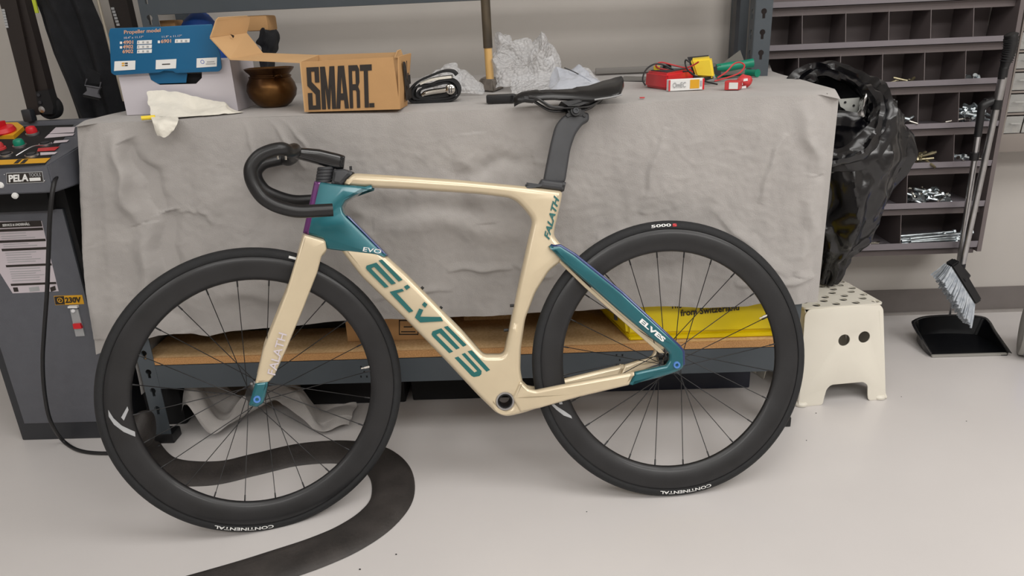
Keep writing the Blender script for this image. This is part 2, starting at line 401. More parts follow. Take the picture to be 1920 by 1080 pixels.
def front(u, v):
    xt = 140+(1576-140)*u; xb = 176+(1536-176)*u
    yt = interp(TOP, xt); yb = interp(HEM, xb)
    bulge = -4*math.sin(math.pi*v) if u < .02 else 0
    x = xt+(xb-xt)*v+bulge; y = yt+(yb-yt)*v
    p = PY(x, y, 1.785)
    d = ridge(x, y)*min(1, v*9)-.034*math.exp(-((x-535)/75)**2-((y-345)/62)**2)
    q = V((x/100, y/100, 0)); amp = min(1, v*5)
    d += amp*(.009*nz((q.x*1.2, q.y*.45, 0), .8)+.0022*nz((q.x*2+9, q.y*.8+3, 0), 2)+.0011*nz(q*1., 8)+.0007*(1-abs(nz((q.x*1.5, q.y*2, 4), 1.2)))**8)
    d += amp*.004*math.sin(x*.03+2.2*nz(q, .5)+y*.006)*v
    hang = max(0, 1-u/.03)*.02+max(0, (u-.97)/.03)*.02
    p2 = p+V((0, -d+hang*.8, 0))
    p2.y = min(p2.y, 1.7955+.03*math.exp(-((x-535)/75)**2-((y-345)/62)**2))
    return p2
bm = bmesh.new(); grid(bm, front, 520, 190); 
drape = obj('front_drape', bm, M['cloth'], cl, 180, recalc=True)
def topf(u, v):
    xt = 140+(1576-140)*u; p = PY(xt, interp(TOP, xt), 1.785); a = V((p.x, 1.785, p.z))
    xb = -1.10+u*(.80+1.10); b = V((xb, 2.51, TZ+.002))
    q = a.lerp(b, v); z = TZ+.0035*(1+nz(q, 7))*.6+.003*abs(nz(q, 2.5))
    k = min(1, v*16); q.z = a.z*(1-k)+z*k+.002*k
    if v > .93: q.z += (v-.93)*.35
    return q
bm = bmesh.new(); grid(bm, topf, 200, 60); obj('top_spread', bm, M['cloth'], cl, 180)
def side(x, s):
    def f(u, v):
        y = 1.80+.66*u; z = TZ*(1-v)+.16*v+ (0 if s < 0 else .3*v)
        return V((x+s*(.006*math.sin(u*17+v*2)+.004*nz((u*3, v*3, 4), 2)+.02*v*(s < 0))*min(1, v*4)+s*.004, y, z))
    return f
bm = bmesh.new(); grid(bm, side(-1.100, -1), 40, 40); obj('side_drape', bm, M['cloth'], cl, 180)
bm = bmesh.new(); grid(bm, side(.716, 1), 40, 40); obj('side_drape', bm, M['cloth'], cl, 180)
# the cloth bunched up on the floor under the bench
def bunch(u, v):
    x = -1.06+.5*u; y = 1.86+.11*v
    z = .01+(.17*(1-u)**.8+.01)*(.35+.65*math.sin(math.pi*min(1, v*.8+.1)))*(.55+.45*math.sin(u*14+3*nz((u*2, v*2, 0), 1)))
    z = max(z, .004)+.02*abs(nz((u*5, v*4, 1), 1))
    return V((x+.02*nz((u*4, v*4, 5)), y+.04*nz((u*3, v*3, 9))-.03*math.sin(u*9), z))
bm = bmesh.new(); grid(bm, bunch, 70, 30); o = obj('cloth', bm, M['cloth'], None, 60)
prop(o, 'bunched grey cloth lying on the floor beneath the bench, behind the front wheel', 'cloth')
# ================================================================ BICYCLE (leaning on the bench, front wheel slightly turned)
def basis(o, x, y, z):
    m = Matrix((V(x), V(y), V(z))).transposed().to_4x4(); m.translation = V(o); return m
MBK = basis((.3353, 1.498, 0), (.9947, .1031, 0), (-.0985, .95, -.2962), (-.0305, .2946, .9551))
MST = basis((-.65763, 1.48601, .32598), (.94653, .31713, -.0593), (-.32224, .92027, -.22197), (-.01582, .22921, .97325))
def loc2(mx, x, y, off=0):
    """pixel to (x, z) in the local frame mx, on its plane y = -off"""
    n = mx.to_3x3() @ V((0, -1, 0)); O = mx @ V((0, -off, 0))
    q = mx.inverted() @ PP(x, y, O, n); return (q.x, q.z)
def loc3(mx, x, y, off=0): a = loc2(mx, x, y, off); return V((a[0], -off, a[1]))
bike = thing('bicycle', 'cream and teal aero road bicycle with deep black wheels leaning against the bench', 'bicycle', mtx=MBK)
STL = MBK.inverted() @ MST           # steering assembly in bicycle coordinates
def xf(bm, mx):
    for v in bm.verts: v.co = mx @ v.co
    return bm
def bput(name, bm, m, parent, ang=35, steer=False):
    if steer: xf(bm, STL)
    me = tomesh(bm, m, ang); o = D.objects.new(name, me); COL.objects.link(o); o.parent = parent; return o
WR, TR = .3385, .0145
def ring_profile(bm, prof, n=96):
    R = []
    for k in range(n):
        a = 2*math.pi*k/n; R.append([bm.verts.new((r*math.cos(a), y, r*math.sin(a))) for r, y in prof])
    m_ = len(prof)
    for k in range(n):
        A, B = R[k], R[(k+1) % n]
        for i in range(m_): bm.faces.new((A[i], A[(i+1) % m_], B[(i+1) % m_], B[i]))
def arc_text(s, th0, th1, r0, r1, mx, m, parent, bold=.02, name='lettering'):
    bm = text_bm(s, bold=bold, extr=0)
    bmesh.ops.subdivide_edges(bm, edges=[e for e in bm.edges if e.calc_length() > .1], cuts=1)
    for v in bm.verts:
        th = rad(th0+(th1-th0)*v.co.x); r = r0+(r1-r0)*v.co.y; d = r-(WR-TR)
        y = -math.sqrt(max(TR*TR-d*d, 0))-.0007
        v.co = mx @ V((r*math.cos(th), y, r*math.sin(th)))
    me = D.meshes.new('t'); bm.to_mesh(me); bm.free(); me.materials.append(m)
    o = D.objects.new(name, me); COL.objects.link(o); o.parent = parent; return o
def wheel(mx, hubw, rearw):
    rim = bmesh.new()
    prof = [(.319, -.012), (.316, -.0138), (.305, -.0148), (.290, -.0138), (.275, -.0105), (.266, -.006), (.2635, 0), (.266, .006), (.275, .0105), (.290, .0138), (.305, .0148), (.316, .0138), (.319, .012)]
    ring_profile(rim, prof); xf(rim, mx); rim_o = bput('rim', rim, M['carbon'], bike, 50)
    t = bmesh.new(); rc = WR-TR
    tp = [(rc+TR*math.cos(rad(a)), TR*math.sin(rad(a))) for a in range(-150, 151, 15)]
    ring_profile(t, tp, 120); xf(t, mx); bput('tyre', t, M['rubber'], rim_o, 60)
    t = bmesh.new()
    for s in (-1, 1):   # raised bead line at the tyre edge
        torus(t, (0, s*.0135, 0), (0, 1, 0), .3185, .0012, 120, 6)
    xf(t, mx); bput('tyre_bead', t, M['matte'], rim_o, 60)
    h = bmesh.new(); f = hubw*.5
    lathe(h, [(.006, -f-.012), (.009, -f-.010), (.010, -f), (.024, -f+.004), (.024, -f+.008), (.012, -f+.014), (.011, 0), (.012, f-.012), (.022, f-.008), (.022, f-.004), (.012, f), (.006, f+.012)], axis=(0, 1, 0), n=28, capends=True)
    if rearw:
        lathe(h, [(.017, f), (.0175, f+.002), (.0175, f+.034), (.012, f+.036)], axis=(0, 1, 0), n=24, capends=True)
        for k in range(9): lathe(h, [(.0186, f+.003+.0035*k), (.0186, f+.0045+.0035*k)], axis=(0, 1, 0), n=24, capends=True)
    xf(h, mx); bput('hub', h, M['gloss'], rim_o)
    meshes = []
    for s in (-1, 1):
        for ld in (-1, 1):
            b = bmesh.new(); ha = rad(58*ld); p0 = V((.021*math.cos(ha), s*(f-.006+.002*ld), .021*math.sin(ha))); p1 = V((.266, s*.002, 0))
            d = (p1-p0).normalized(); tube(b, [p0, p1-d*.016, p1-d*.0155, p1], [.00105, .00105, .0019, .0019], 6)
            meshes.append(tomesh(b, M['black'], 60))
    for i in range(24):
        s = i % 2; ld = (i//2) % 2
        R = Matrix.Rotation(rad(-(i*15+4)), 4, 'Y')
        o = D.objects.new('spoke', meshes[s*2+ld]); COL.objects.link(o); o.parent = rim_o; o.matrix_basis = mx @ R
    return rim_o
MR = Matrix.Translation((0, 0, WR))
rw = wheel(MR, .062, True); fw = wheel(STL, .056, False)
MRW = MBK @ MR
def ang_of(mx, x, y):
    a = loc2(mx, x, y, .014); return math.degrees(math.atan2(a[1], a[0]))
for mx, W, L, a, bq in ((MR, MRW, rw, (1333, 908), (1238, 922)), (STL, MST, fw, (513, 984), (404, 982))):
    arc_text('CONTINENTAL', ang_of(W, *a), ang_of(W, *bq), .3225, .3305, mx, M['white'], L)
a5 = ang_of(MRW, 1221, 425); b5 = ang_of(MRW, 1258, 421)
arc_text('5000', a5, b5, .3235, .3305, MR, M['white'], rw)
arc_text('s', ang_of(MRW, 1261, 421), ang_of(MRW, 1269, 422), .3235, .3305, MR, M['red'], rw, name='size_mark')
arc_text('I', ang_of(MST, 541, 484), ang_of(MST, 556, 487), .3235, .329, STL, M['white'], fw)
def rim_decal(W, mx, parent, polys):
    for P in polys:
        bm = bmesh.new(); bm.faces.new([bm.verts.new((q[0], 0, q[1])) for q in [loc2(W, x, y, .0145) for x, y in P]]); bm.normal_update()
        bmesh.ops.triangulate(bm, faces=bm.faces); bmesh.ops.subdivide_edges(bm, edges=bm.edges[:], cuts=5, use_grid_fill=True)
        T_ = [(.26, .003), (.266, .006), (.275, .0105), (.290, .0138), (.305, .0148), (.316, .0138), (.33, .0138)]
        for v in bm.verts: v.co.y = -interp(T_, math.hypot(v.co.x, v.co.z))-.0008
        xf(bm, mx); bput('rim_decal', bm, M['silver'], parent)
rim_decal(MST, STL, fw, [[(203, 768), (213, 784), (228, 798), (252, 811), (253, 820), (232, 810), (214, 796), (204, 781)], [(238, 763), (240, 770), (232, 789), (227, 783)]])
rim_decal(MRW, MR, rw, [[(1034, 754), (1046, 763), (1060, 772), (1071, 780), (1073, 785), (1057, 779), (1043, 768), (1034, 759)], [(1047, 751), (1053, 748), (1055, 758), (1049, 758)]])
def valve(W, mx, parent, x, y):
    q = loc2(W, x, y, 0); d = -V((q[0], 0, q[1])).normalized(); p = V((0, 0, 0))-d*.2645
    b = bmesh.new(); tube(b, [p-d*.004, p+d*.012, p+d*.0121, p+d*.02], [.003, .003, .0018, .0018], 8); xf(b, mx); bput('valve', b, M['chrome'], parent)
valve(MST, STL, fw, 699, 686); valve(MRW, MR, rw, 1440, 590)

# ---- frame
def bpoly(P, mx=MBK, off=.012, r=.006): return fillet([loc2(mx, x, y, off) for x, y in P], r)
def circ(x, y, r, mx=MBK, off=.012, n=28):
    c = loc2(mx, x, y, off); return [(c[0]+r*math.cos(2*math.pi*k/n), c[1]+r*math.sin(2*math.pi*k/n)) for k in range(n)]
FP = [(661, 324), (760, 330), (860, 337), (985, 349), (1056, 358), (1050, 388), (1041, 425), (1039, 441), (1046, 451), (1062, 470), (1054, 489), (1030, 507), (1004, 548), (985, 598), (977, 652), (976, 694), (981, 719), (992, 731), (1008, 736),
      (1012, 764), (985, 773), (966, 778), (948, 781), (930, 774), (899, 744), (825, 665), (751, 589), (677, 518), (635, 464), (680, 440), (725, 480),
      (761, 513), (790, 542), (826, 579), (867, 620), (899, 656), (908, 665), (944, 665), (957, 607), (973, 530), (990, 452), (999, 412), (985, 393), (969, 377), (955, 370), (900, 363), (760, 354), (689, 351), (641, 347)]
fb = plate_mesh([bpoly(FP, r=.012), circ(947, 752, .0165)], .044, .0135, 4)
for v in fb.verts:                                     # slimmer seat tube and top tube, stout down tube
    k = 1.12 if v.co.z < .45 and v.co.x < -.33 else 1
    v.co.y *= k
frame = bput('frame', fb, M['cream'], bike, 32)
TP = [(591, 340), (624, 345), (641, 347), (700, 351), (684, 356), (648, 377), (642, 388), (644, 398), (652, 408), (726, 480), (690, 476), (622, 468), (613, 466), (608, 448), (570, 437)]
bput('head_panel', plate_mesh([bpoly(TP, r=.002)], .047, .005, 3), M['teal'], frame, 32)
bput('head_band', plate_mesh([bpoly([(590.5, 340), (604, 342), (582, 441), (569, 437)], r=.002)], .0485, .0055, 3), M['purple'], frame, 32)
bput('edge_band', plate_mesh([bpoly([(650, 404), (656, 406), (728, 479), (722, 480)], off=.012, r=.001)], .046, .0015, 2), M['indigo'], frame, 32)
def stay(name, P, m, s, thick=.017, bev=.007, offs=((1040, .024), (1250, .066)), r=.004, w=1):
    (pa, oa), (pb, ob) = offs
    of = lambda x: oa+(ob-oa)*max(0, min(1, (x-pa)/(pb-pa)))
    Q = [loc2(MBK, x, y, of(x)) for x, y in P]
    xa, xb = loc2(MBK, pa, 600, oa)[0], loc2(MBK, pb, 660, ob)[0]
    b = plate_mesh([fillet(Q, r)], thick, bev, 3)
    bmesh.ops.triangulate(b, faces=[f for f in b.faces if len(f.verts) > 4])
    es = [e for e in b.edges if e.calc_length() > .03]
    bmesh.ops.subdivide_edges(b, edges=es, cuts=4)
    for v in b.verts:
        o = oa+(ob-oa)*max(0, min(1, (v.co.x-xa)/(xb-xa)))
        v.co.y = (v.co.y-o)*(1 if s > 0 else -1)
    return bput(name, b, m, frame, 32)
SP = [(1027, 461), (1050, 459), (1078, 477), (1167, 549), (1273, 647), (1281, 657), (1282, 684), (1277, 692), (1267, 697), (1233, 708), (1178, 722), (1189, 697), (1248, 684), (1254, 674), (1254, 662), (1244, 651), (1218, 632), (1159, 582), (1107, 536), (1056, 492)]
stay('seat_stay', SP, M['teal'], 1)
stay('stay_edge', [(1030, 460), (1050, 457.5), (1079, 475), (1168, 547), (1275, 647), (1283, 657), (1283.5, 684), (1277, 686), (1276, 660), (1269, 650), (1162, 553), (1074, 482), (1048, 465)], M['indigo'], 1, thick=.0155, bev=.004, r=.002)
CS = [(975, 712), (991, 728), (1004, 731), (1048, 722), (1190, 696), (1179, 721.5), (1085, 744), (1011, 765), (975, 772), (960, 745)]
stay('chain_stay', CS, M['cream'], 1, thick=.02, bev=.008, offs=((985, .02), (1250, .066)))
stay('inner_stay', [(1050, 486), (1107, 540), (1159, 586), (1218, 636), (1240, 655), (1246, 662), (1236, 662), (1212, 641), (1150, 587), (1095, 538), (1048, 492)], M['cream'], 1, thick=.008, bev=.002, offs=((1040, .012), (1250, .056)), r=.002)
# far side stays: the same outlines on the other side of the wheel
stay('seat_stay', SP, M['cream'], -1, offs=((1040, .024), (1250, .066)))
stay('chain_stay', CS, M['cream'], -1, thick=.02, bev=.008, offs=((985, .02), (1250, .066)))
def bring(prof, x, y, off, m, name, parent, mx=MBK, steer=False):
    c = loc2(mx, x, y, off); b = bmesh.new(); lathe(b, prof, (c[0], -off, c[1]), (0, -1, 0), 32); return bput(name, b, m, parent, 35, steer)
bring([(.0165, -.045), (.0165, .002), (.018, .004), (.0215, .004), (.0225, .002), (.0225, -.004)], 947, 752, .022, M['steel'], 'bearing_cup', frame)
bring([(.016, -.046), (.016, 0), (.0145, .001), (.0135, -.002), (.0135, -.046)], 947, 752, .022, M['black'], 'bearing', frame)
for cx, cy, o in ((1269, 684.5, .076),):
    bring([(.0085, -.006), (.0085, .001), (.0075, .0025), (.0045, .0025), (.0035, .001), (.0035, -.004), (.0001, -.004)], cx, cy, o, M['anod'], 'axle_cap', frame)
def hexbolt(x, y, mx=MBK, name='bottle_bolt', dx=0, dz=0):
    c = loc2(mx, x, y, 0); b = bmesh.new(); cyl(b, (c[0]-dx*.006, 0, c[1]-dz*.006), (c[0]+dx*.005, 0, c[1]+dz*.005), .0036, 10); bput(name, b, M['black'], frame)
hexbolt(791, 541, dx=.7, dz=.7); hexbolt(826, 578, dx=.7, dz=.7); hexbolt(960, 573, dx=-1); hexbolt(948.5, 619, dx=-1)
# lettering on the frame: traced bar letters as inlaid plates
FO = .0222+.0016
def decal(P, m, name='letter', off=FO, t=.0008, parent=None, mx=MBK, steer=False):
    b = bmesh.new(); Q = [loc3(mx, x, y, off) for x, y in P]; slab(b, Q, (0, -1, 0), t); bmesh.ops.triangulate(b, faces=b.faces)
    return bput(name, b, m, parent or frame, 30, steer)
def Z(P, ox=670, oy=460, s=4.154): return [(ox+x/s, oy+y/s) for x, y in P]
def glyph(polys):
    b = bmesh.new()
    for P in polys:
        Q = [loc3(MBK, x, y, .0246+.0008) for x, y in Z(P)]; slab(b, Q, (0, -1, 0), .0012)
    bmesh.ops.triangulate(b, faces=b.faces); bput('letter', b, M['tealmark'], frame, 30)
glyph([[(165, 118), (193, 110), (352, 268), (322, 282)], [(66, 176), (72, 158), (148, 134), (300, 296), (266, 306), (130, 166), (106, 180), (244, 322), (213, 331), (76, 192)]])
glyph([[(362, 322), (390, 306), (412, 326), (383, 348)], [(252, 362), (348, 338), (364, 356), (306, 372), (436, 512), (402, 524), (268, 384)]])
glyph([[(503, 462), (522, 440), (546, 460), (528, 486)], [(448, 562), (482, 492), (514, 502), (490, 556), (650, 558), (668, 590), (490, 601)]])
glyph([[(674, 636), (704, 628), (852, 776), (824, 790)], [(578, 692), (586, 670), (654, 646), (798, 800), (770, 812), (640, 682), (614, 696), (746, 828), (716, 840), (586, 708)]])
glyph([[(858, 826), (892, 817), (1034, 970), (1006, 985)], [(757, 876), (786, 866), (912, 990), (934, 980), (812, 848), (838, 838), (968, 978), (966, 1004), (950, 1018), (908, 1026), (888, 1016)]])
def frame_text(s, A, B, C, m, off, parent=None, mx=MBK, steer=False, **k):
    b = text_bm(s, **k); of_ = off if isinstance(off, tuple) else (off,)*3; a, bb, c = [loc3(mx, *p, o_) for p, o_ in zip((A, B, C), of_)]
    for v in b.verts: z = v.co.z; v.co = a+(bb-a)*v.co.x+(c-a)*v.co.y+V((0, -.0004 if z > 0 else .0004, 0))
    return bput('lettering', b, m, parent or frame, 30, steer)
frame_text('FALATH', (1030, 450), (1048.5, 375), (1020.5, 441), M['tealmark'], .0236, bold=.03)
frame_text('EVO', (680, 471), (714, 476), (682, 463), M['white'], .0242, bold=.01)
frame_text('ELVES', (1198, 604), (1243, 642), (1204, 597), M['white'], (.0655, .0742, .0658), bold=.04)
# ---- seatpost and saddle
bput('seatpost_collar', plate_mesh([bpoly([(984, 349), (1010, 345), (1015, 336), (1061, 342), (1057, 359)], off=.006, r=.002)], .038, .008, 3), M['post'], bike, 32)
sp = bput('seatpost', plate_mesh([bpoly([(1017, 345), (1024, 308), (1033, 265), (1041, 235), (1058, 215), (1104, 211), (1104, 228), (1092, 234), (1079, 251), (1069, 280), (1059, 345)], off=0, r=.012)], .019, .007, 4), M['post'], bike, 32)
b = bmesh.new(); P = [loc3(MBK, x, y, 0) for x, y in ((1062, 203), (1098, 201), (1092, 219), (1066, 220))]
for s in (-1, 1): slab(b, [p+V((0, .016*s+.004, 0)) for p in P], (0, -1, 0), .008)
c = loc3(MBK, 1080, 207, .021); cyl(b, c, (c.x, .021, c.z), .0125, 20)
bput('saddle_clamp', b, M['black'], sp)
c = loc3(MBK, 1080, 207, .024); b = bmesh.new(); lathe(b, [(.0001, 0), (.003, .0), (.0035, .002), (.007, .002), (.0075, 0), (.0075, -.004)], c, (0, -1, 0), 16); bput('clamp_bolt', b, M['bluedark'], sp)
for px_, py_ in ((1065, 216), (1096, 216)):
    c = loc3(MBK, px_, py_, .012); b = bmesh.new(); cyl(b, (c.x, -.014, c.z), (c.x, .014, c.z), .0045, 12); bput('clamp_bolt', b, M['black'], sp)
PN = loc2(MBK, 963, 182, 0); PR = loc2(MBK, 1158, 166, 0)
def sad_sec(t):
    x = PN[0]+(PR[0]-PN[0])*t
    hw = .013+.006*min(1, t*8)+(.052)*(max(0, (t-.38)/.62)**1.5)*(1-.12*max(0, t-.93)/.07)
    zt = PN[1]+.010+(PR[1]+.020-PN[1]-.010)*(t**2.4)+.006*math.sin(math.pi*min(1, t*1.15))-(.010*(1-min(1, t*9))**2)-.004*math.sin(math.pi*max(0, (t-.3)/.7))+.008*max(0, (t-.75)/.25)**.7
    return x, hw, zt
b = bmesh.new(); S = []
for i in range(27):
    t = i/26; x, hw, zt = sad_sec(t); k = min(1, (1-t)*14+.35)*min(1, t*16+.35); ring = []
    for j in range(20):
        a = 2*math.pi*j/20; cy, sz = math.cos(a), math.sin(a)
        y = hw*k*(abs(cy)**.8)*(1 if cy > 0 else -1); drop = .013*(y/max(hw, .02))**2*(.5+.8*t)
        z = zt-.009-drop+(.009*sz if sz > 0 else (.014+.004*t)*sz)
        if sz > .2 and abs(y) < .012 and .25 < t < .97: z -= .006        # relief channel
        ring.append(b.verts.new((x+(.012*(1-(y/hw)**2) if t > .9 else 0), y, z)))
    S.append(ring)
    for v in ring: v.co.z += v.co.y*.42
for A, B in zip(S, S[1:]):
    for j in range(20): b.faces.new((A[j], A[(j+1) % 20], B[(j+1) % 20], B[j]))
b.faces.new(S[0][::-1]); b.faces.new(S[-1])
sad = bput('saddle', b, M['saddle'], bike, 60)
b = bmesh.new(); R_ = []
for i in range(8):
    t = .74+.24*i/7; x, hw, zt = sad_sec(t); y = -hw*.985; R_.append((x, y-.0008, zt-.0105-.013*(.5+.8*t)+y*.42))
tube(b, R_, .0032, 8, sq=.6); bput('side_trim', b, M['silver'], sad)
for s in (-1, 1):
    P = smooth_path([loc3(MBK, x, y, 0)+V((0, s*.021, 0)) for x, y in ((990, 185), (1003, 187), (1018, 196), (1034, 204), (1060, 205), (1095, 203), (1112, 197), (1130, 184), (1136, 176))], 4)
    b = bmesh.new(); tube(b, P, .0036, 8); bput('rail', b, M['gloss'], sad)
b = bmesh.new(); slab(b, [loc3(MBK, x, y, .02) for x, y in ((983, 180), (1004, 183), (1002, 188), (983, 186))], (0, -1, 0), .036); bput('nose_mount', b, M['black'], sad)
b = bmesh.new(); P = [loc3(MBK, x, y, .03) for x, y in ((1052, 190), (1120, 184), (1138, 172), (1105, 192), (1085, 199), (1066, 199))]
slab(b, P, (0, -1, 0), .06); bput('under_shell', b, M['black'], sad)
# ---- fork, stem, spacers, bar
def spoly(P, off=0, r=.004): return fillet([loc2(MST, x, y, off) for x, y in P], r)
fork = bput('fork', plate_mesh([spoly([(570, 438), (608, 449), (612, 466), (613, 470), (606, 480), (556, 480)], .03, .004)], .084, .016, 4), M['cream'], bike, 32, True)
BL = [(569, 439), (610, 451), (613, 468), (603, 480), (595, 511), (568, 580), (537, 655), (515, 703), (504, 716), (478, 719), (493, 655), (536, 547), (557, 478)]
TIP = [(479, 716), (504, 713.5), (499, 738), (494, 755), (482, 763), (466, 760)]
za = loc2(MST, 590, 440, .036)[1]; zb_ = loc2(MST, 482, 749, .05)[1]
for s in (1, -1):
    for nm, P, m_ in (('blade', BL, 'cream'), ('dropout', TIP, 'teal')):
        Q = [loc2(MST, x, y, .036+.014*max(0, min(1, (y-440)/309))) for x, y in P]
        b = plate_mesh([fillet(Q, .004)], .0165 if nm == 'blade' else .0158, .0065, 3)
        bmesh.ops.triangulate(b, faces=[f for f in b.faces if len(f.verts) > 4])
        bmesh.ops.subdivide_edges(b, edges=[e for e in b.edges if e.calc_length() > .03], cuts=3)
        for v in b.verts: o = .036+.014*max(0, min(1, (v.co.z-za)/(zb_-za))); v.co.y = s*(v.co.y-o)
        bput(nm, b, M[m_], fork, 32, True)
bring([(.0085, -.006), (.0085, .001), (.0075, .0025), (.0045, .0025), (.0035, .001), (.0035, -.004), (.0001, -.004)], 482, 749, .0585, M['anod'], 'axle_cap', fork, MST, True)
bring([(.009, -.02), (.011, -.004), (.011, .0)], 482, 749, .036, M['black'], 'hub_cap', fork, MST, True)
frame_text('FALATH', (516, 704), (538, 627), (501, 700), M['sticker'], .0582, parent=fork, mx=MST, steer=True, bold=.01)
# spacers under the stem, each a flattened ring
A = loc3(MST, 612, 313, 0); Bq = loc3(MST, 606, 343, 0); axd = (Bq-A)
hp = bput('headset_cover', plate_mesh([bpoly([(626, 318), (646, 317), (664, 323), (641, 349), (621, 346)], off=.006, r=.002)], .034, .008, 3), M['post'], bike, 32)
b = bmesh.new(); c = loc3(MBK, 658, 319, 0); cyl(b, c, c+V((0, 0, .009)), .003, 10); bput('cover_screw', b, M['black'], hp)
for i in range(5):
    f0, f1 = i/5+.006, (i+1)/5-.012; L0, L1 = A+axd*f0, A+axd*f1; b = bmesh.new()
    w0 = .0195-.0003*i; ringp = []
    for h, q in ((L0, .95), (L0+axd*.012, 1), (L1-axd*.012, 1), (L1, .95)):
        ringp.append([b.verts.new((h.x+w0*q*math.cos(2*math.pi*k/24)*1.02, h.y+w0*q*.95*math.sin(2*math.pi*k/24), h.z)) for k in range(24)])
    for P_, Q_ in zip(ringp, ringp[1:]):
        for k in range(24): b.faces.new((P_[k], P_[(k+1) % 24], Q_[(k+1) % 24], Q_[k]))
    b.faces.new(ringp[0][::-1]); b.faces.new(ringp[-1]); bput('spacer', b, M['post'], bike, 32, True)
stem = bput('stem', plate_mesh([spoly([(548, 276), (575, 277), (600, 279.5), (636, 288), (648, 292), (645, 317), (634, 318), (600, 309), (575, 302), (552, 296)], .012, .004)], .04, .012, 4), M['gloss'], bike, 32, True)
DP = [(545, 283), (529, 279), (507, 283), (486, 293), (472, 311), (470, 328), (476, 347), (491, 369), (513, 384), (540, 393), (564, 396.5), (596, 395), (624, 393.5)]
drop = [loc3(MST, x, y, .165) for x, y in DP]
cen = loc3(MST, 552, 286, 0)
near = [V((cen.x+.002, 0, cen.z)), V((cen.x-.002, -.06, cen.z)), V((cen.x-.001, -.115, cen.z-.002))]
d0 = drop[0]; near += [V((d0.x-.004, -.148, d0.z+.001))]+[V((p.x, -.165, p.z)) for p in drop[1:]]
far = [V((p.x, -p.y, p.z+.027*max(0, min(1, (i-5)/6)))) for i, p in enumerate(near)]
b = bmesh.new(); path = smooth_path(far[::-1][:-1]+near, 5); tube(b, path, .0138, 16, cap=True)
bar = bput('handlebar', b, M['bar'], stem, 60, True); 
for px_, py_ in ((521, 297), (536, 298)):
    c = loc3(MST, px_, py_, .165); b = bmesh.new(); cyl(b, c+V((0, 0, .006)), c-V((0, 0, .002)), .0022, 8); bput('cable_stop', b, M['chrome'], stem, 30, True)
for x, y in ((641, 297), (640, 309)):
    c = loc3(MST, x, y, .02); b = bmesh.new(); cyl(b, c, c+V((0, -.0015, 0)), .0035, 12); bput('stem_bolt', b, M['matte'], stem, 30, True)
# ================================================================ ON THE BENCH
TT = TZ+.006
def PT(x, y, z=0): return PZ(x, y, TT+z)
# --- white carton with a blue printed lid
wb = thing('box', 'white carton with an open blue printed lid flap, at the left end of the bench', 'box', PT(345, 216))
Yf = 1.90
a = PY(240, 221, Yf); a.z = TT; bR = PY(448, 213, Yf); tL = PY(221, 133, Yf); tR = PY(434, 112, Yf)
xl, xr, zt = tL.x+.0, bR.x, tR.z
xl = a.x; Yb = 2.06
hole = [PY(x, y, Yf) for x, y in ((276, 130), (379, 128), (379, 146), (368, 157), (300, 159), (284, 150))]
fp = plate_mesh([[(xl, TT), (xr, TT), (xr, zt), (xl, zt)], [(h.x, h.z) for h in hole]], .003, 0)
for v in fp.verts: v.co.y += Yf
obj('front_panel', fp, M['card'], wb, 20)
bm = bmesh.new(); box(bm, (xl, Yb-.003, TT), (xr, Yb, zt)); obj('back_panel', bm, M['card'], wb, 20)
for x in (xl, xr-.003):
    bm = bmesh.new(); box(bm, (x, Yf+.001, TT), (x+.003, Yb-.003, zt)); obj('side_panel', bm, M['card'], wb, 20)
bm = bmesh.new(); box(bm, (xl+.003, Yf+.002, TT), (xr-.003, Yb-.003, TT+.003)); obj('base_panel', bm, M['card'], wb, 20)
bm = bmesh.new(); box(bm, (xl+.01, Yf+.012, TT+.004), (xr-.01, Yb-.01, zt-.03)); obj('recess_shade_block', bm, M['matte'], wb, 20)  # black filler added inside the carton as the shade in the handle hole
tg = [PY(x, y, Yf-.003) for x, y in ((278, 132), (347, 131), (351, 139), (349, 155), (296, 157), (283, 149))]
bm = bmesh.new(); slab(bm, tg, (0, -1, 0), .001); obj('handle_tongue', bm, M['bluecard'], wb, 20)
Yl = 1.886
LP = [(207, 53), (300, 50), (398, 45), (405, 80), (413, 100), (416, 128), (411, 134), (330, 137), (325, 133), (308, 132), (300, 136), (216, 141), (209, 137), (206, 72), (204, 66)]
lid = obj('lid_flap', plate_mesh([fillet([(PY(x, y, Yl).x, PY(x, y, Yl).z) for x, y in LP], .004)], .004, .0008, 1), M['bluecard'], None, 30)
for v in lid.data.vertices: v.co.y += Yl
lid.parent = wb; lid.matrix_basis = wb.matrix_basis.inverted()
def lt(s, x0, y0, x1, y1, h, m, bold=0, name='lettering', Y=Yl-.0022, par=None, up=None, **k):
    """text with lower-left (x0,y0), lower-right (x1,y1), height h pixels on the plane Y"""
    dx = -(y1-y0)/max(1, abs(x1-x0))*h*0
    A, B, C = PY(x0, y0, Y), PY(x1, y1, Y), PY(x0-h*.02, y0-h, Y)
    return text_on(name, s, A, B, C, m, par or lid, .0004, bold=bold, **k)
lt('Propeller model', 233, 66, 301, 62, 9, M['orange'], .01)
lt('10.4" x 11.17"', 233, 73, 269, 71, 4, M['sticker']); lt('11.9" x 11.17"', 304, 71, 341, 69, 4, M['sticker'])
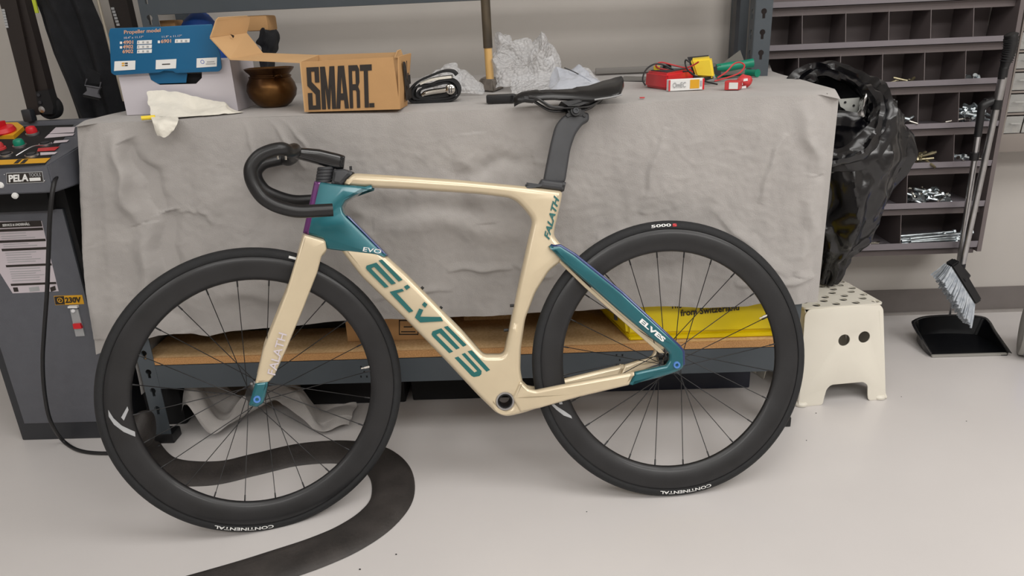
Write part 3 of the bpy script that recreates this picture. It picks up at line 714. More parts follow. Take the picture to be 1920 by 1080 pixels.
for i, (s, y) in enumerate((('4901', 83), ('4902', 91.5), ('6902', 100))):
    lt(s, 231+i*-.5, y, 250, y-.5, 7, M['orange'], .02)
    Q = [PY(x, yy, Yl-.0024) for x, yy in ((257, y), (284.5, y-1), (285, y-8), (257.5, y-7))]; quad_on('price_label', Q, M['white'], lid, n=V((0, -1, 0)))
    for k in range(3):
        Q = [PY(x, yy, Yl-.0031) for x, yy in ((259+k*8, y-2), (261+k*9, y-2), (261+k*9, y-5.5), (259+k*8, y-5.5))]; quad_on('label_mark', Q, M['silver'], lid, n=V((0, -1, 0)))
    if i < 2:
        Q = [PY(x, yy, Yl-.0024) for x, yy in ((225, y-.5), (229, y-.5), (229, y-5), (225, y-5))]; quad_on('check_box', Q, M['white'], lid, n=V((0, -1, 0)))
lt('6901', 302, 81, 321, 80, 7, M['orange'], .02)
quad_on('check_box', [PY(x, y, Yl-.0024) for x, y in ((296, 81), (300, 81), (300, 76), (296, 76))], M['white'], lid, n=V((0, -1, 0)))
quad_on('price_label', [PY(x, y, Yl-.0024) for x, y in ((328, 80.5), (355.5, 79.5), (356, 72.5), (328.5, 73.5))], M['white'], lid, n=V((0, -1, 0)))
for k in range(3): quad_on('label_mark', [PY(x, y, Yl-.0031) for x, y in ((331+k*8, 78.5), (333+k*9, 78.5), (333+k*9, 75), (331+k*8, 75))], M['silver'], lid, n=V((0, -1, 0)))
for P in (((214, 133), (253.5, 130.5), (254, 113.5), (215, 115)), ((292, 130), (330, 128), (331, 110.5), (292.5, 112.5)), ((368.5, 127), (406.5, 124.5), (407, 107.5), (369, 109.5))):
    quad_on('sticker', [PY(x, y, Yl-.0024) for x, y in P], M['white'], lid, n=V((0, -1, 0)))
for x in (228.5, 234.5):
    for y in (120, 124): quad_on('flag_mark', [PY(xx, yy, Yl-.0031) for xx, yy in ((x, y), (x+5, y-.2), (x+5, y-2.6), (x, y-2.4))], M['amber'] if x < 230 else M['ink'], lid, n=V((0, -1, 0)))
for (x0, y0, x1) in ((304, 121.5, 319), (388, 117, 402), (386, 121, 404)): quad_on('print_line', [PY(xx, yy, Yl-.0031) for xx, yy in ((x0, y0), (x1, y0-.6), (x1, y0-2.4), (x0, y0-1.8))], M['ink'] if x0 == 304 else M['silver'], lid, n=V((0, -1, 0)))
cc = PY(379.5, 116, Yl-.003); bm = bmesh.new(); torus(bm, cc, (0, 1, 0), .0042, .0006, 20, 6); obj('round_mark', bm, M['canblue'], lid)
# --- kraft carton with its long lid folded out to the left
sb = thing('box', 'brown cardboard box with large black capital lettering and open lid', 'box', PT(660, 207))
def q4(name, P, m, t=.003, par=sb):
    Q = [PY(*p) for p in P]; n = (Q[1]-Q[0]).cross(Q[2]-Q[0]).normalized()
    if n.dot(CO-Q[0]) < 0: n = -n
    bm = bmesh.new(); slab(bm, Q, n, t); return obj(name, bm, m, par, 20)
F0, F1 = PT(573, 210), PT(750, 205)
BLx, BRx = F0, F1
def T_(p, x, y): q = PY(x, y, p.y); return q
TL_, TR_ = T_(F0, 564, 116), T_(F1, 737, 107)
SB0, ST0 = PT(770, 193), None
SB0 = V((SB0.x, F1.y+.085, TT)); ST0 = PY(771, 100, SB0.y)
BB0 = V((F0.x+.005, F0.y+.085, TT)); BT0 = PY(598, 103, BB0.y)
def quadp(name, Q, m, t=.003, par=sb, away=None):
    n = (Q[1]-Q[0]).cross(Q[2]-Q[0]).normalized()
    if n.dot(CO-Q[0]) < 0: n = -n
    bm = bmesh.new(); slab(bm, Q, n, t); return obj(name, bm, m, par, 20)
fpn = quadp('front_panel', [F0, F1, TR_, TL_], M['kraft'])
TS_ = T_(F1, 748, 106); spn = quadp('side_panel', [F1, SB0, PY(771, 100, SB0.y), TS_], M['kraft'])
quadp('back_panel', [SB0, BB0, BT0, PY(745, 98, SB0.y)], M['kraftin'])
quadp('side_panel', [F0, BB0, BT0, TL_], M['kraftin'])
quadp('base_panel', [F0+V((.003, .003, .003)), F1+V((-.003, .003, .003)), SB0+V((-.003, -.003, .003)), BB0+V((.003, -.003, .003))], M['kraft'])
quadp('lid_strip', [TL_, PY(431, 110, 1.82), PY(493, 99, 1.94), PY(600, 103, 1.95)], M['kraftin'])
quadp('lid_flap', [PY(431, 110, 1.82), PY(394, 70, 1.83), PY(463, 62, 1.94), PY(493, 99, 1.94)], M['kraftin'])
bm = bmesh.new(); Q = [PY(*p) for p in ((395, 70, 1.83), (399, 60, 1.83), (406, 38, 1.84), (411, 33, 1.84), (464, 30, 1.94), (469, 32, 1.94), (468, 42, 1.94), (463, 62, 1.94))]; n = (Q[7]-Q[0]).cross(Q[3]-Q[0]).normalized(); slab(bm, Q, n, .003); obj('tuck_flap', bm, M['kraftin'], sb, 20)
tk = [PY(*p) for p in ((432, 64, 1.875), (440, 67, 1.88), (438, 72, 1.88), (435, 68, 1.88))]; quad_on('slot_cut', tk, M['ink'], sb, .002, n=V((0, -1, .2)).normalized())
quadp('inner_flap', [PY(741, 108, 1.845), PY(746, 95, 1.85), PY(752, 93, 1.86), PY(758, 110, 1.87)], M['kraftin'])
n = (F1-F0).cross(TL_-F0).normalized(); n = n if n.dot(CO-F0) > 0 else -n
def onp(x, y, O=F0, n=n): return PP(x, y, O+n*.0012, n)
GL = {'S': [[(0, 1), (1, 1), (1, .64), (.64, .64), (.64, .9), (.36, .9), (.36, .66), (1, .45), (1, 0), (0, 0), (0, .4), (.36, .4), (.36, .1), (.64, .1), (.64, .36), (0, .57)]],
 'M': [[(0, 0), (0, 1), (.34, 1), (.5, .42), (.66, 1), (1, 1), (1, 0), (.72, 0), (.72, .58), (.58, 0), (.42, 0), (.28, .58), (.28, 0)]],
 'A': [[(0, 0), (.26, 1), (.74, 1), (1, 0), (.69, 0), (.64, .2), (.36, .2), (.31, 0)], [(.41, .36), (.59, .36), (.5, .78)]],
 'R': [[(0, 0), (0, 1), (.82, 1), (.98, .9), (.98, .6), (.84, .5), (.98, .4), (.98, 0), (.68, 0), (.68, .38), (.6, .42), (.32, .42), (.32, 0)], [(.32, .56), (.64, .56), (.64, .87), (.32, .87)]],
 'T': [[(.32, 0), (.32, .86), (0, .86), (0, 1), (1, 1), (1, .86), (.67, .86), (.67, 0)]], '.': [[(0, 0), (1, 0), (1, .1), (0, .1)]]}
OA, OB, OC = onp(579, 206), onp(702, 201), onp(574.5, 126.5)
for ch, u0, u1 in (('S', 0, .185), ('M', .205, .42), ('A', .425, .615), ('R', .63, .79), ('T', .80, .975), ('.', .925, 1)):
    bm = plate_mesh([[(u0+(u1-u0)*x, y) for x, y in P] for P in GL[ch]], .001, 0)
    for v in bm.verts: k_ = v.co.y; v.co = OA+(OB-OA)*v.co.x+(OC-OA)*v.co.z+n*(.0006 if k_ < 0 else -.0004)
    obj('letter', bm, M['ink'], fpn, 30)
n2 = (SB0-F1).cross(TS_-F1).normalized(); n2 = n2 if n2.dot(CO-F1) > 0 else -n2
text_on('lettering', 'BE', PP(757, 189, F1+n2*.001, n2), PP(768, 183, F1+n2*.001, n2), PP(751, 116, F1+n2*.001, n2), M['ink'], spn, .006, bold=.05)
# --- brass pot
c = PT(515, 200); c.z = TT-.001
pot = thing('pot', 'small round aged brass pot between the white and brown boxes', 'pot', c)
s = .0635/.0635; bm = bmesh.new()
lathe(bm, [(.001, .002), (.03, 0), (.046, .01), (.06, .028), (.0645, .045), (.061, .062), (.053, .076), (.05, .082), (.052, .086), (.060, .094), (.064, .1), (.062, .101), (.056, .094), (.048, .084), (.056, .06), (.058, .045), (.05, .02), (.001, .012)], (0, 0, 0), n=40)
for v in bm.verts: v.co += V(nv3(v.co, 18))*.0012
link('bowl', tomesh(bm, M['brass'], 60), pot, Matrix.Identity(4))
bm = bmesh.new(); torus(bm, (0, 0, .079), (0, 0, 1), .0525, .0022, 40, 8); link('neck_ring', tomesh(bm, M['brass'], 60), pot, Matrix.Identity(4))
bm = bmesh.new(); tube(bm, smooth_path([(.03, -.048, .08), (.034, -.057, .083), (.043, -.055, .085), (.045, -.047, .08)], 4), .003, 8); link('lug', tomesh(bm, M['brass'], 60), pot, Matrix.Identity(4))
# --- tissue rag
R0 = [[(275, 173, 1.875), (300, 170, 1.88), (324, 171, 1.885), (360, 180, 1.885), (393, 187, 1.885), (420, 190, 1.875), (430, 200, 1.87), (450, 210, 1.87)],
      [(279, 190, 1.85), (303, 188, 1.86), (333, 195, 1.85), (363, 200, 1.865), (396, 203, 1.85), (420, 199, 1.85), (433, 206, 1.85), (452, 211.5, 1.855)],
      [(281, 206, 1.82), (306, 203, 1.83), (334, 210, 1.82), (364, 212, 1.82), (398, 211, 1.82), (424, 207, 1.83), (437, 210, 1.835), (453, 212, 1.85)],
      [(283, 220, 1.79), (308, 219, 1.785), (334, 222, 1.79), (364, 220, 1.80), (398, 218, 1.81), (424, 215, 1.82), (440, 213, 1.83), (454, 213, 1.845)]]
def lat(R, nu, nv, amp, sc, sd=0):
    G = [[PY(*p) for p in r] for r in R]; rows = [smooth_path(r, nu) for r in G]; cols = [smooth_path([rw_[i] for rw_ in rows], nv) for i in range(len(rows[0]))]
    bm = bmesh.new(); g = []
    for c_ in cols: g.append([bm.verts.new(p+V(nv3(p+V((sd, 0, 0)), sc))*amp+V(nv3(p, sc*2.7))*amp*.5) for p in c_])
    for A_, B_ in zip(g, g[1:]):
        for k in range(len(A_)-1): bm.faces.new((A_[k], A_[k+1], B_[k+1], B_[k]))
    return bm
bm = lat(R0, 8, 8, .004, 28)
rag = thing('rag', 'crumpled white tissue in front of the white carton, hanging over the bench edge', 'rag', PT(350, 218))
for v in bm.verts: v.co.z = max(v.co.z, TT+.001)
obj('crumpled_sheet', bm, M['tissue'], rag, 50)
bm = lat([[(282, 219, 1.786), (296, 219, 1.78), (310, 218, 1.78), (334, 221, 1.786)], [(285, 226, 1.745), (298, 227, 1.740), (312, 226, 1.74), (334, 230, 1.745)], [(290, 242, 1.738), (299, 243, 1.728), (311, 242, 1.732), (327, 243, 1.738)], [(295, 254, 1.738), (302, 256, 1.732), (309, 258, 1.732), (322, 248, 1.738)]], 8, 8, .0022, 40)
obj('hanging_corner', bm, M['tissue'], rag, 50)
# yellow marker
bm = bmesh.new(); p, q = PT(266, 225.5), PT(292, 223.5); p.z = q.z = TT+.005; cyl(bm, p, q, .0052, 12); o = obj('marker', bm, M['yellow']); prop(o, 'yellow marker lying by the white tissue at the bench edge', 'marker')
# --- rolled rubber strip with chrome lever
c = PT(812, 192); roll = thing('rubber_strip', 'rolled black rubber strip wrapped around a chrome lever beside the brown box', 'strip', c)
YR = c.y
SPP = [(856, 141), (848, 134), (830, 134), (806, 143), (784, 153), (770, 167), (767, 181), (774, 190), (800, 190), (835, 188.5), (854, 184), (861, 172), (857, 158), (845, 150), (825, 152), (803, 160), (783, 162), (775, 172), (778, 184), (800, 186), (835, 184), (852, 179), (856, 170), (851, 161), (838, 155), (815, 160), (790, 167), (783, 176), (790, 182), (820, 181), (842, 178)]
P = smooth_path([PY(x, y, YR) for x, y in SPP], 5)
def ribbon(P, t, y0, y1):
    bm = bmesh.new(); L = []
    for i, p in enumerate(P):
        d = (P[min(i+1, len(P)-1)]-P[max(i-1, 0)]).normalized(); nn = V((-d.z, 0, d.x))
        L.append([bm.verts.new(p+nn*a+V((0, b_, 0))) for a, b_ in ((t, y0), (-t, y0), (-t, y1), (t, y1))])
    for A_, B_ in zip(L, L[1:]):
        for k in range(4): bm.faces.new((A_[k], A_[(k+1) % 4], B_[(k+1) % 4], B_[k]))
    bm.faces.new(L[0][::-1]); bm.faces.new(L[-1]); return bm
bm = ribbon(P, .0026, -.012, .04)
for v in bm.verts: v.co.z = max(v.co.z, TT)
obj('band', bm, M['rubber'], roll, 50)
bm = ribbon(smooth_path([PY(x, y, YR) for x, y in ((788, 157), (806, 150), (828, 146), (847, 144))], 4), .003, -.008, .03); obj('folded_lining', bm, M['tissue'], roll, 50)
bm = bmesh.new(); tube(bm, smooth_path([PY(x, y, YR-.006) for x, y in ((792, 180), (797, 176), (812, 172.5), (830, 170), (842, 168))], 4), [.006]*4+[.0075]*12+[.006], 12)
obj('lever', bm, M['chrome'], roll, 50)
k = PY(845, 167.5, YR-.015); bm = bmesh.new(); lathe(bm, [(.0001, .010), (.006, .0095), (.012, .006), (.014, 0), (.013, -.012), (.0001, -.012)], k, (0, -1, 0), 24); obj('knob', bm, M['chrome'], roll, 30)
for dx in (-.004, .002):
    bm = bmesh.new(); box(bm, (k.x+dx, k.y-.0115, k.z-.008), (k.x+dx+.002, k.y-.008, k.z+.008)); obj('slot', bm, M['bluedark'], roll)
# --- bubble wrap
def heap(label, x0, x1, topl, y0, y1, amp, m='film', sd=0, rows=34, cols=70, cat='bubble wrap', nm='bubble_wrap', basey=None):
    bm = bmesh.new(); A0, A1 = PT(x0, basey or 165), PT(x1, basey or 160)
    def f(u, v):
        x = x0+(x1-x0)*u; yt = interp(topl, x); p = PY(x, yt, (y0+y1)/2)
        h = max(p.z-TT, .004); prof = math.sin(math.pi*min(1, max(0, v*.96+.02)))**.8
        q = V((p.x, y0+(y1-y0)*v, TT+h*prof)); n_ = V(nv3(q+V((sd, 0, 0)), 14)); n2_ = V(nv3(q+V((sd, 5, 0)), 34)); n3 = abs(nz(q+V((0, sd, 0)), 22))
        q += (n_*amp+n2_*amp*.55)*min(1, prof*1.6); q.z += (n3-.25)*amp*1.2*prof; q.z = max(q.z, TT+.001); return q
    grid(bm, f, cols, rows); o = obj(nm, bm, M[m], None, 25); return prop(o, label, cat)
heap('crumpled clear bubble wrap behind the rolled rubber strip', 779, 862, [(779, 150), (800, 133), (830, 122), (850, 124), (862, 136)], 1.99, 2.10, .016, sd=3)
heap('small crumpled bubble wrap just left of the hammer head', 850, 905, [(850, 140), (860, 127), (876, 130), (890, 146), (905, 158)], 2.04, 2.14, .014, sd=8, cols=50)
heap('large crumpled clear bubble wrap piled right of the hammer', 930, 1050, [(930, 110), (933, 84), (938, 68), (960, 78), (985, 84), (998, 92), (1006, 72), (1014, 74), (1030, 92), (1042, 108), (1050, 125)], 2.12, 2.38, .03, sd=1, rows=50, cols=110)
heap('low flat bubble wrap spread behind the saddle', 960, 1118, [(960, 150), (1000, 140), (1060, 134), (1100, 132), (1118, 142)], 2.02, 2.30, .014, sd=21)
heap('bluish clear film bag crumpled directly behind the saddle', 1030, 1128, [(1030, 160), (1042, 132), (1060, 128), (1080, 132), (1100, 136), (1118, 148), (1128, 156)], 1.96, 2.14, .012, m='film2', sd=31, cat='plastic bag', nm='film_bag')
bm = bmesh.new(); tube(bm, smooth_path([PY(x, y, 2.02) for x, y in ((1058, 127), (1075, 134), (1095, 145), (1108, 153))], 4), .0016, 6); o = obj('cable', bm, M['black']); prop(o, 'thin black cable lying over the bluish film bag behind the saddle', 'cable')
# --- sledgehammer
hb = PT(918, 171); ham = thing('sledgehammer', 'sledgehammer with yellow and black taped wooden handle standing on its head', 'hammer', hb)
Yh = hb.y+.03
bm = bmesh.new(); P = [PT(896, 165), PT(921, 171.5), PT(940, 168), PT(944, 162)]
a_, b_, c_, d_ = PT(896, 168), PT(920, 172), PT(943, 168), PT(938, 160)
lowr = [PT(x, y) for x, y in ((895, 170), (926, 173), (946, 165), (912, 161))]; upr = [PY(x, y, Y) for x, y, Y in ((899, 147.5, lowr[0].y+.012), (924, 150, lowr[1].y+.01), (941, 144.5, lowr[2].y), (908, 143, lowr[3].y))]
vs = hexa(bm, lowr+upr); bmesh.ops.bevel(bm, geom=bm.edges[:], offset=.0035, segments=2, affect='EDGES'); obj('head', bm, M['iron'], ham, 30)
hs = [PY(x, y, Yh) for x, y in ((919, 150), (915, 90), (908, -40), (903, -170))]
bm = bmesh.new(); tube(bm, smooth_path(hs[:2], 6), .0155, 14, sq=.75); obj('handle', bm, M['wood'], ham, 50)
bm = bmesh.new(); tube(bm, smooth_path(hs[1:], 6), .0168, 14, sq=.8); obj('grip_tape', bm, mat('worn_black_tape', (32, 28, 26), .7, rgb2=(92, 80, 62), nscale=16, stretch=(1, 1, .3)), ham, 50)
# --- black block near the saddle
p0, p1 = PT(912, 194), PT(966, 196); bm = bmesh.new(); box(bm, (p0.x, p0.y-.0, TT), (p1.x, p0.y+.028, TT+.019), .003)
blk = thing('clamp_block', 'black rectangular plastic block on the bench in front of the saddle nose', 'block', p0); obj('body', bm, M['black'], blk)
bm = bmesh.new(); cyl(bm, (p1.x, p0.y+.012, TT+.01), (p1.x+.008, p0.y+.012, TT+.01), .0085, 14); obj('end_cap', bm, M['gloss'], blk)
bm = bmesh.new(); cyl(bm, (p1.x-.008, p0.y-.002, TT+.002), (p1.x-.008, p0.y-.002, TT+.017), .0025, 8); obj('ridge', bm, M['gloss'], blk)
# --- red multimeter
def meter(label, base, h, m, top=None):
    c = sum(base, V((0, 0, 0)))/4; t = thing('multimeter', label, 'multimeter', c); bm = bmesh.new()
    tp = top or [p.lerp(c, .05)+V((0, 0, h)) for p in base]
    hexa(bm, base+tp); bmesh.ops.bevel(bm, geom=bm.edges[:], offset=.006, segments=3, affect='EDGES'); obj('holster', bm, M[m], t, 40); return t, tp
base = [PT(1209, 163), PT(1250, 169.5), PT(1302, 158), PT(1238, 150)]
mt, tp = meter('red multimeter lying on its back with test leads', base, .042, 'red')
cI = sum(tp, V((0, 0, 0)))/4; up = (tp[1]-tp[0]).cross(tp[3]-tp[0]).normalized()
bm = bmesh.new(); slab(bm, [p.lerp(cI, .22)+up*.002 for p in tp], up, .002); fpz = obj('face_plate', bm, M['bluedark'], mt, 30)
e1, e2 = (tp[1]-tp[0]), (tp[3]-tp[0])
bm = bmesh.new(); lathe(bm, [(.0001, .012), (.011, .012), (.013, .0)], cI+up*.002, up, 20); obj('dial', bm, M['black'], mt, 30)
bm = bmesh.new(); cyl(bm, tp[0].lerp(cI, .5)+up*.002, tp[0].lerp(cI, .5)+up*.012, .009, 16); obj('button', bm, M['yellow'], mt, 30)
bm = bmesh.new(); Q = [tp[2].lerp(cI, .4), tp[3].lerp(cI, .4), tp[3].lerp(cI, .75), tp[2].lerp(cI, .75)]; slab(bm, [p+up*.0035 for p in Q], up, .001); obj('display', bm, M['silver'], mt, 30)
# --- yellow meter standing on edge
f = [PY(x, y, Y) for x, y, Y in ((1312, 148, 2.11), (1336, 140, 2.09), (1331, 118, 2.10), (1298, 122, 2.12))]
f = [PY(x, y, Y) for x, y, Y in ((1305, 145, 2.10), (1340, 147, 2.08), (1334, 108, 2.09), (1294, 112, 2.11))]
g_ = [p+V((.012, .05, .002)) for p in f]
ym = thing('multimeter', 'yellow multimeter standing tilted on edge beside the red one', 'multimeter', V((f[0].x, f[0].y, TT)))
bm = bmesh.new(); hexa(bm, [f[0], f[1], g_[1], g_[0], f[3], f[2], g_[2], g_[3]]); bmesh.ops.bevel(bm, geom=bm.edges[:], offset=.006, segments=3, affect='EDGES'); obj('holster', bm, M['yellow'], ym, 40)
bm = bmesh.new(); slab(bm, [p+V((.004, .052, .004)) for p in f], (0, -1, 0), .006); obj('back_shell', bm, M['bluedark'], ym, 30)
bm = bmesh.new(); Q = [PY(x, y, 2.09) for x, y in ((1300, 148), (1322, 152), (1338, 147), (1337, 143), (1320, 145), (1303, 142))]; slab(bm, Q, (0, -1, 0), .03); obj('dark_base', bm, M['black'], ym, 30)
# --- cartons
def carton(name, label, P, h, back, m, cat='box'):
    A, B = PT(*P[0]), PT(*P[1]); d = V((-(B-A).y, (B-A).x, 0)).normalized()*back; bm = bmesh.new()
    hexa(bm, [A, B, B+d, A+d, A+V((0, 0, h)), B+V((0, 0, h)), B+d+V((0, 0, h)), A+d+V((0, 0, h))]); bmesh.ops.bevel(bm, geom=bm.edges[:], offset=.0012, segments=1, affect='EDGES')
    t = thing(name, label, cat, A); obj('carton', bm, M[m], t, 20); return t, A, B, d
cb, A, B, d = carton('box', 'flat white carton with an orange patch leaning on the red multimeter', ((1253, 171.5), (1320, 168)), .029, .018, 'white')
nf = -d.normalized()
def patch(par, A, B, h, u0, u1, v0, v1, m, name='print'):
    P = [A.lerp(B, u)+V((0, 0, h*v)) for u, v in ((u0, v0), (u1, v0), (u1, v1), (u0, v1))]; quad_on(name, P, M[m], par, n=nf, lift=.0008)
patch(cb, A, B, .029, .6, .86, .15, .92, 'amber'); patch(cb, A, B, .029, .95, 1, .02, .98, 'red'); patch(cb, A, B, .029, 0, .05, .02, .98, 'redcable'); patch(cb, A, B, .029, .88, .93, .3, .8, 'silver')
text_on('lettering', 'OmEC', A.lerp(B, .12)+V((0, 0, .009))+nf*.001, A.lerp(B, .48)+V((0, 0, .009))+nf*.001, A.lerp(B, .12)+V((0, 0, .022))+nf*.001, M['silver'], cb)
cb2, A, B, d = carton('box', 'tiny red and white carton right of the yellow multimeter', ((1358, 169), (1386, 169)), .022, .045, 'redcable'); nf = -d.normalized()
patch(cb2, A, B, .022, .3, .9, .12, .85, 'white')
A = PT(1386, 163); bm = bmesh.new(); g0 = []
def pk(u, v):
    a_ = 2*math.pi*u; b_ = math.pi*(v-.5); r = V((.021*math.cos(a_)*math.cos(b_), .016*math.sin(a_)*math.cos(b_), .016*math.sin(b_)+.016)); return V((PT(1395, 164).x, PT(1395, 164).y, TT))+r+V(nv3(r, 70))*.006
grid(bm, pk, 20, 12, True); pk_o = thing('packet', 'small crumpled red and white packet at the right of the bench tools', 'packet', PT(1395, 164)); obj('wrapper', bm, M['redcable'], pk_o, 40)
for (x, y, w_) in ((1388, 158, 8), (1398, 150, 7), (1394, 164, 9)):
    c = PY(x, y, PT(1395, 164).y-.017); bm = bmesh.new(); slab(bm, [c+V((-w_*.0008, 0, -.003)), c+V((w_*.0008, -.001, -.002)), c+V((w_*.0007, 0, .004)), c+V((-w_*.0007, 0, .003))], (0, -1, 0), .0008); obj('white_print', bm, M['white'], pk_o)
# --- pliers with green handles
pz = thing('pliers', 'long-handled pliers with two green grips at the right end of the bench', 'pliers', PT(1380, 150))
bm = bmesh.new(); tube(bm, smooth_path([PY(x, y, 2.16) for x, y in ((1343, 128), (1360, 126), (1390, 121.5), (1412, 118))], 3), [.011, .012, .012, .0125, .013, .0125, .0115, .012, .0125, .013], 14); obj('handle', bm, M['green'], pz)
bm = bmesh.new(); tube(bm, smooth_path([V((PT(x, y).x, PT(x, y).y, TT+.012)) for x, y in ((1345, 148), (1372, 145), (1398, 144), (1420, 145))], 3), [.010]*9+[.0115], 14); obj('handle', bm, M['green'], pz)
bm = bmesh.new(); hexa(bm, [PY(x, y, Y) for x, y, Y in ((1338, 138, 2.15), (1352, 146, 2.15), (1352, 146, 2.175), (1338, 138, 2.175), (1336, 126, 2.15), (1352, 122, 2.15), (1352, 122, 2.175), (1336, 126, 2.175))]); obj('jaw', bm, M['bluedark'], pz, 30)
bm = bmesh.new(); Q = [PY(x, y, 2.24) for x, y in ((1348, 124), (1388, 94), (1398, 122), (1396, 138), (1350, 142))]; slab(bm, Q, (0, -1, 0), .004); o = obj('sheet', bm, mat('grey_sheet', (112, 110, 104), .6)); prop(o, 'pointed dark grey sheet standing against the upright behind the green pliers', 'sheet')
# --- test leads
def lead(P, m, label, r=.0022):
    bm = bmesh.new(); tube(bm, smooth_path([PY(*p) for p in P], 5), r, 7); o = obj('test_lead', bm, M[m]); prop(o, label, 'cable')
lead([(1290, 140, 2.08), (1262, 133, 2.08), (1236, 128, 2.09), (1230, 122, 2.09), (1240, 117, 2.10), (1262, 122, 2.10), (1285, 127, 2.08), (1300, 122, 2.07), (1310, 116, 2.06)], 'redcable', 'red test lead looping over the red multimeter')
lead([(1345, 146, 2.07), (1362, 135, 2.09), (1376, 120, 2.10), (1388, 117, 2.10), (1396, 124, 2.09), (1386, 137, 2.07), (1362, 146, 2.06), (1340, 152, 2.05)], 'redcable', 'red test lead looping in front of the green pliers')
lead([(1210, 160, 2.03), (1205, 148, 2.04), (1212, 130, 2.06), (1228, 120, 2.08), (1245, 122, 2.08), (1270, 133, 2.07), (1292, 134, 2.06), (1300, 140, 2.06)], 'black', 'black test lead arching over the left end of the red multimeter')
lead([(1292, 116, 2.07), (1286, 112, 2.07), (1285, 120, 2.07), (1290, 132, 2.06), (1302, 142, 2.05), (1320, 152, 2.04), (1345, 158, 2.05)], 'black', 'black test lead running in front of the yellow multimeter')
# --- small things at the back
bm = bmesh.new(); Q = [PT(1164, 152), PT(1210, 152), PT(1212, 146), PT(1170, 145)]; slab(bm, [p+V((0, 0, .004)) for p in Q], (0, 0, 1), .004); o = obj('metal_plate', bm, mat('grey_plate', (118, 116, 113), .5)); prop(o, 'small flat grey plate lying behind the saddle near the wall', 'plate')
bm = bmesh.new(); A, B = PY(1118, 146, 2.45), PY(1345, 146, 2.45); box(bm, (A.x, 2.47, TT+.012), (B.x, 2.485, TT+.03), .002); o = obj('rail', bm, mat('grey_rail', (128, 125, 121), .5)); prop(o, 'long grey strip lying along the back edge of the bench', 'strip')
bm = bmesh.new(); c = PT(1204, 183.5); box(bm, (c.x-.006, c.y-.002, TT-.001), (c.x+.006, c.y+.002, TT+.002), .0008); o = obj('scrap', bm, M['redcable']); prop(o, 'tiny red plastic scrap on the cloth left of the multimeters', 'scrap')
bm = bmesh.new(); box(bm, (PY(310, 40, 2.4).x, 2.36, TZ+.1), (PY(338, 40, 2.4).x, 2.42, PY(320, 38, 2.4).z), .002); b1 = obj('box', bm, M['kraft']); prop(b1, 'small brown box behind the blue lid, beside the left upright', 'box')
for v in b1.data.vertices: v.co.z = v.co.z if v.co.z > 1.05 else TT+.004
def blob(label, nm, cat, cx, cy, Y, rx, rz, m, ry=.05, amp=.02, sd=0, bottom=None, sc=9):
    c = PY(cx, cy, Y); k = abs((PY(cx+1, cy, Y)-c).x); bm = bmesh.new()
    def f(u, v):
        a_ = 2*math.pi*u; b_ = math.pi*(v-.5); r = V((rx*k*math.cos(a_)*math.cos(b_), ry*math.sin(a_)*math.cos(b_), rz*k*math.sin(b_))); q = c+r+V(nv3(r+V((sd, 0, 0)), sc))*amp+V(nv3(r+V((sd, 3, 0)), sc*2.6))*amp*.5
        if bottom is not None: q.z = max(q.z, bottom)
        return q
    grid(bm, f, 40, 22, True); o = obj(nm, bm, M[m], None, 35); return prop(o, label, cat)
blob('crumpled blue plastic bag stuffed behind the cardboard lid under the shelf', 'plastic_bag', 'bag', 385, 112, 2.38, 46, 84, 'navy', .06, .012, 2, TT)
bm = lat([[(484, 56, 2.30), (500, 54, 2.27), (514, 58, 2.31)], [(478, 78, 2.31), (502, 76, 2.26), (520, 86, 2.32)], [(490, 96, 2.31), (503, 98, 2.27), (514, 99, 2.31)], [(489, 120, 2.31), (503, 122, 2.26), (514, 122, 2.31)], [(488, 140, 2.31), (503, 142, 2.27), (516, 141, 2.31)]], 8, 8, .012, 16); solidify(bm, .004)
o = obj('cloth_bundle', bm, M['canvas'], None, 50); prop(o, 'dark blue-black cloth standing crumpled behind the brass pot', 'cloth')
bm = bmesh.new(); p, q = PY(470, 44, 2.36), PY(512, 42, 2.36); box(bm, (p.x, 2.31, PY(490, 58, 2.36).z), (q.x, 2.40, PY(490, 29, 2.36).z), .008); o = obj('box', bm, M['kraft']); prop(o, 'small brown carton on top of the dark cloth bundle below the shelf', 'box')

# ================================================================ ON AND UNDER THE LOWER SHELF
ZS = .273
def PS(x, y): return PZ(x, y, ZS)
kb = thing('box', 'brown cardboard box with printed panel on the lower shelf, behind the front wheel', 'box', PS(720, 640))
A, B = PS(652, 641), PS(812, 636); bm = bmesh.new(); box(bm, (A.x, A.y, ZS), (B.x, A.y+.2, ZS+.16), .002); obj('carton', bm, M['kraft'], kb)
for x0, y0, x1, y1 in ((748, 600, 784, 602), (748, 626, 784, 628), (748, 600, 749.5, 628), (783, 600, 784.5, 628), (757, 612, 773, 614), (752, 621, 779, 623)):
    Q = [PY(x, y, A.y-.0008) for x, y in ((x0, y1), (x1, y1), (x1, y0), (x0, y0))]; quad_on('printed_line', Q, M['ink'], kb, n=V((0, -1, 0)), lift=.0004)
bm = bmesh.new(); A, B = PS(862, 640), PS(975, 634); box(bm, (A.x, 2.0, ZS), (B.x, 2.2, ZS+.05), .002); o = obj('board', bm, M['chip']); prop(o, 'pale wooden board stacked at the rear of the lower shelf below the down tube', 'board')
bm = bmesh.new(); A, B = PS(275, 652), PS(640, 645); box(bm, (A.x, 1.97, ZS), (B.x, 2.28, ZS+.3), .01); o = obj('crate', bm, M['matte']); prop(o, 'long black crate on the lower shelf behind the front wheel', 'crate')
bm = bmesh.new(); A, B = PS(860, 640), PS(1140, 634); box(bm, (A.x, 2.10, ZS+.051), (B.x, 2.30, ZS+.3), .01); o = obj('crate', bm, M['matte']); prop(o, 'black crate at the rear of the lower shelf, above the pale board', 'crate')
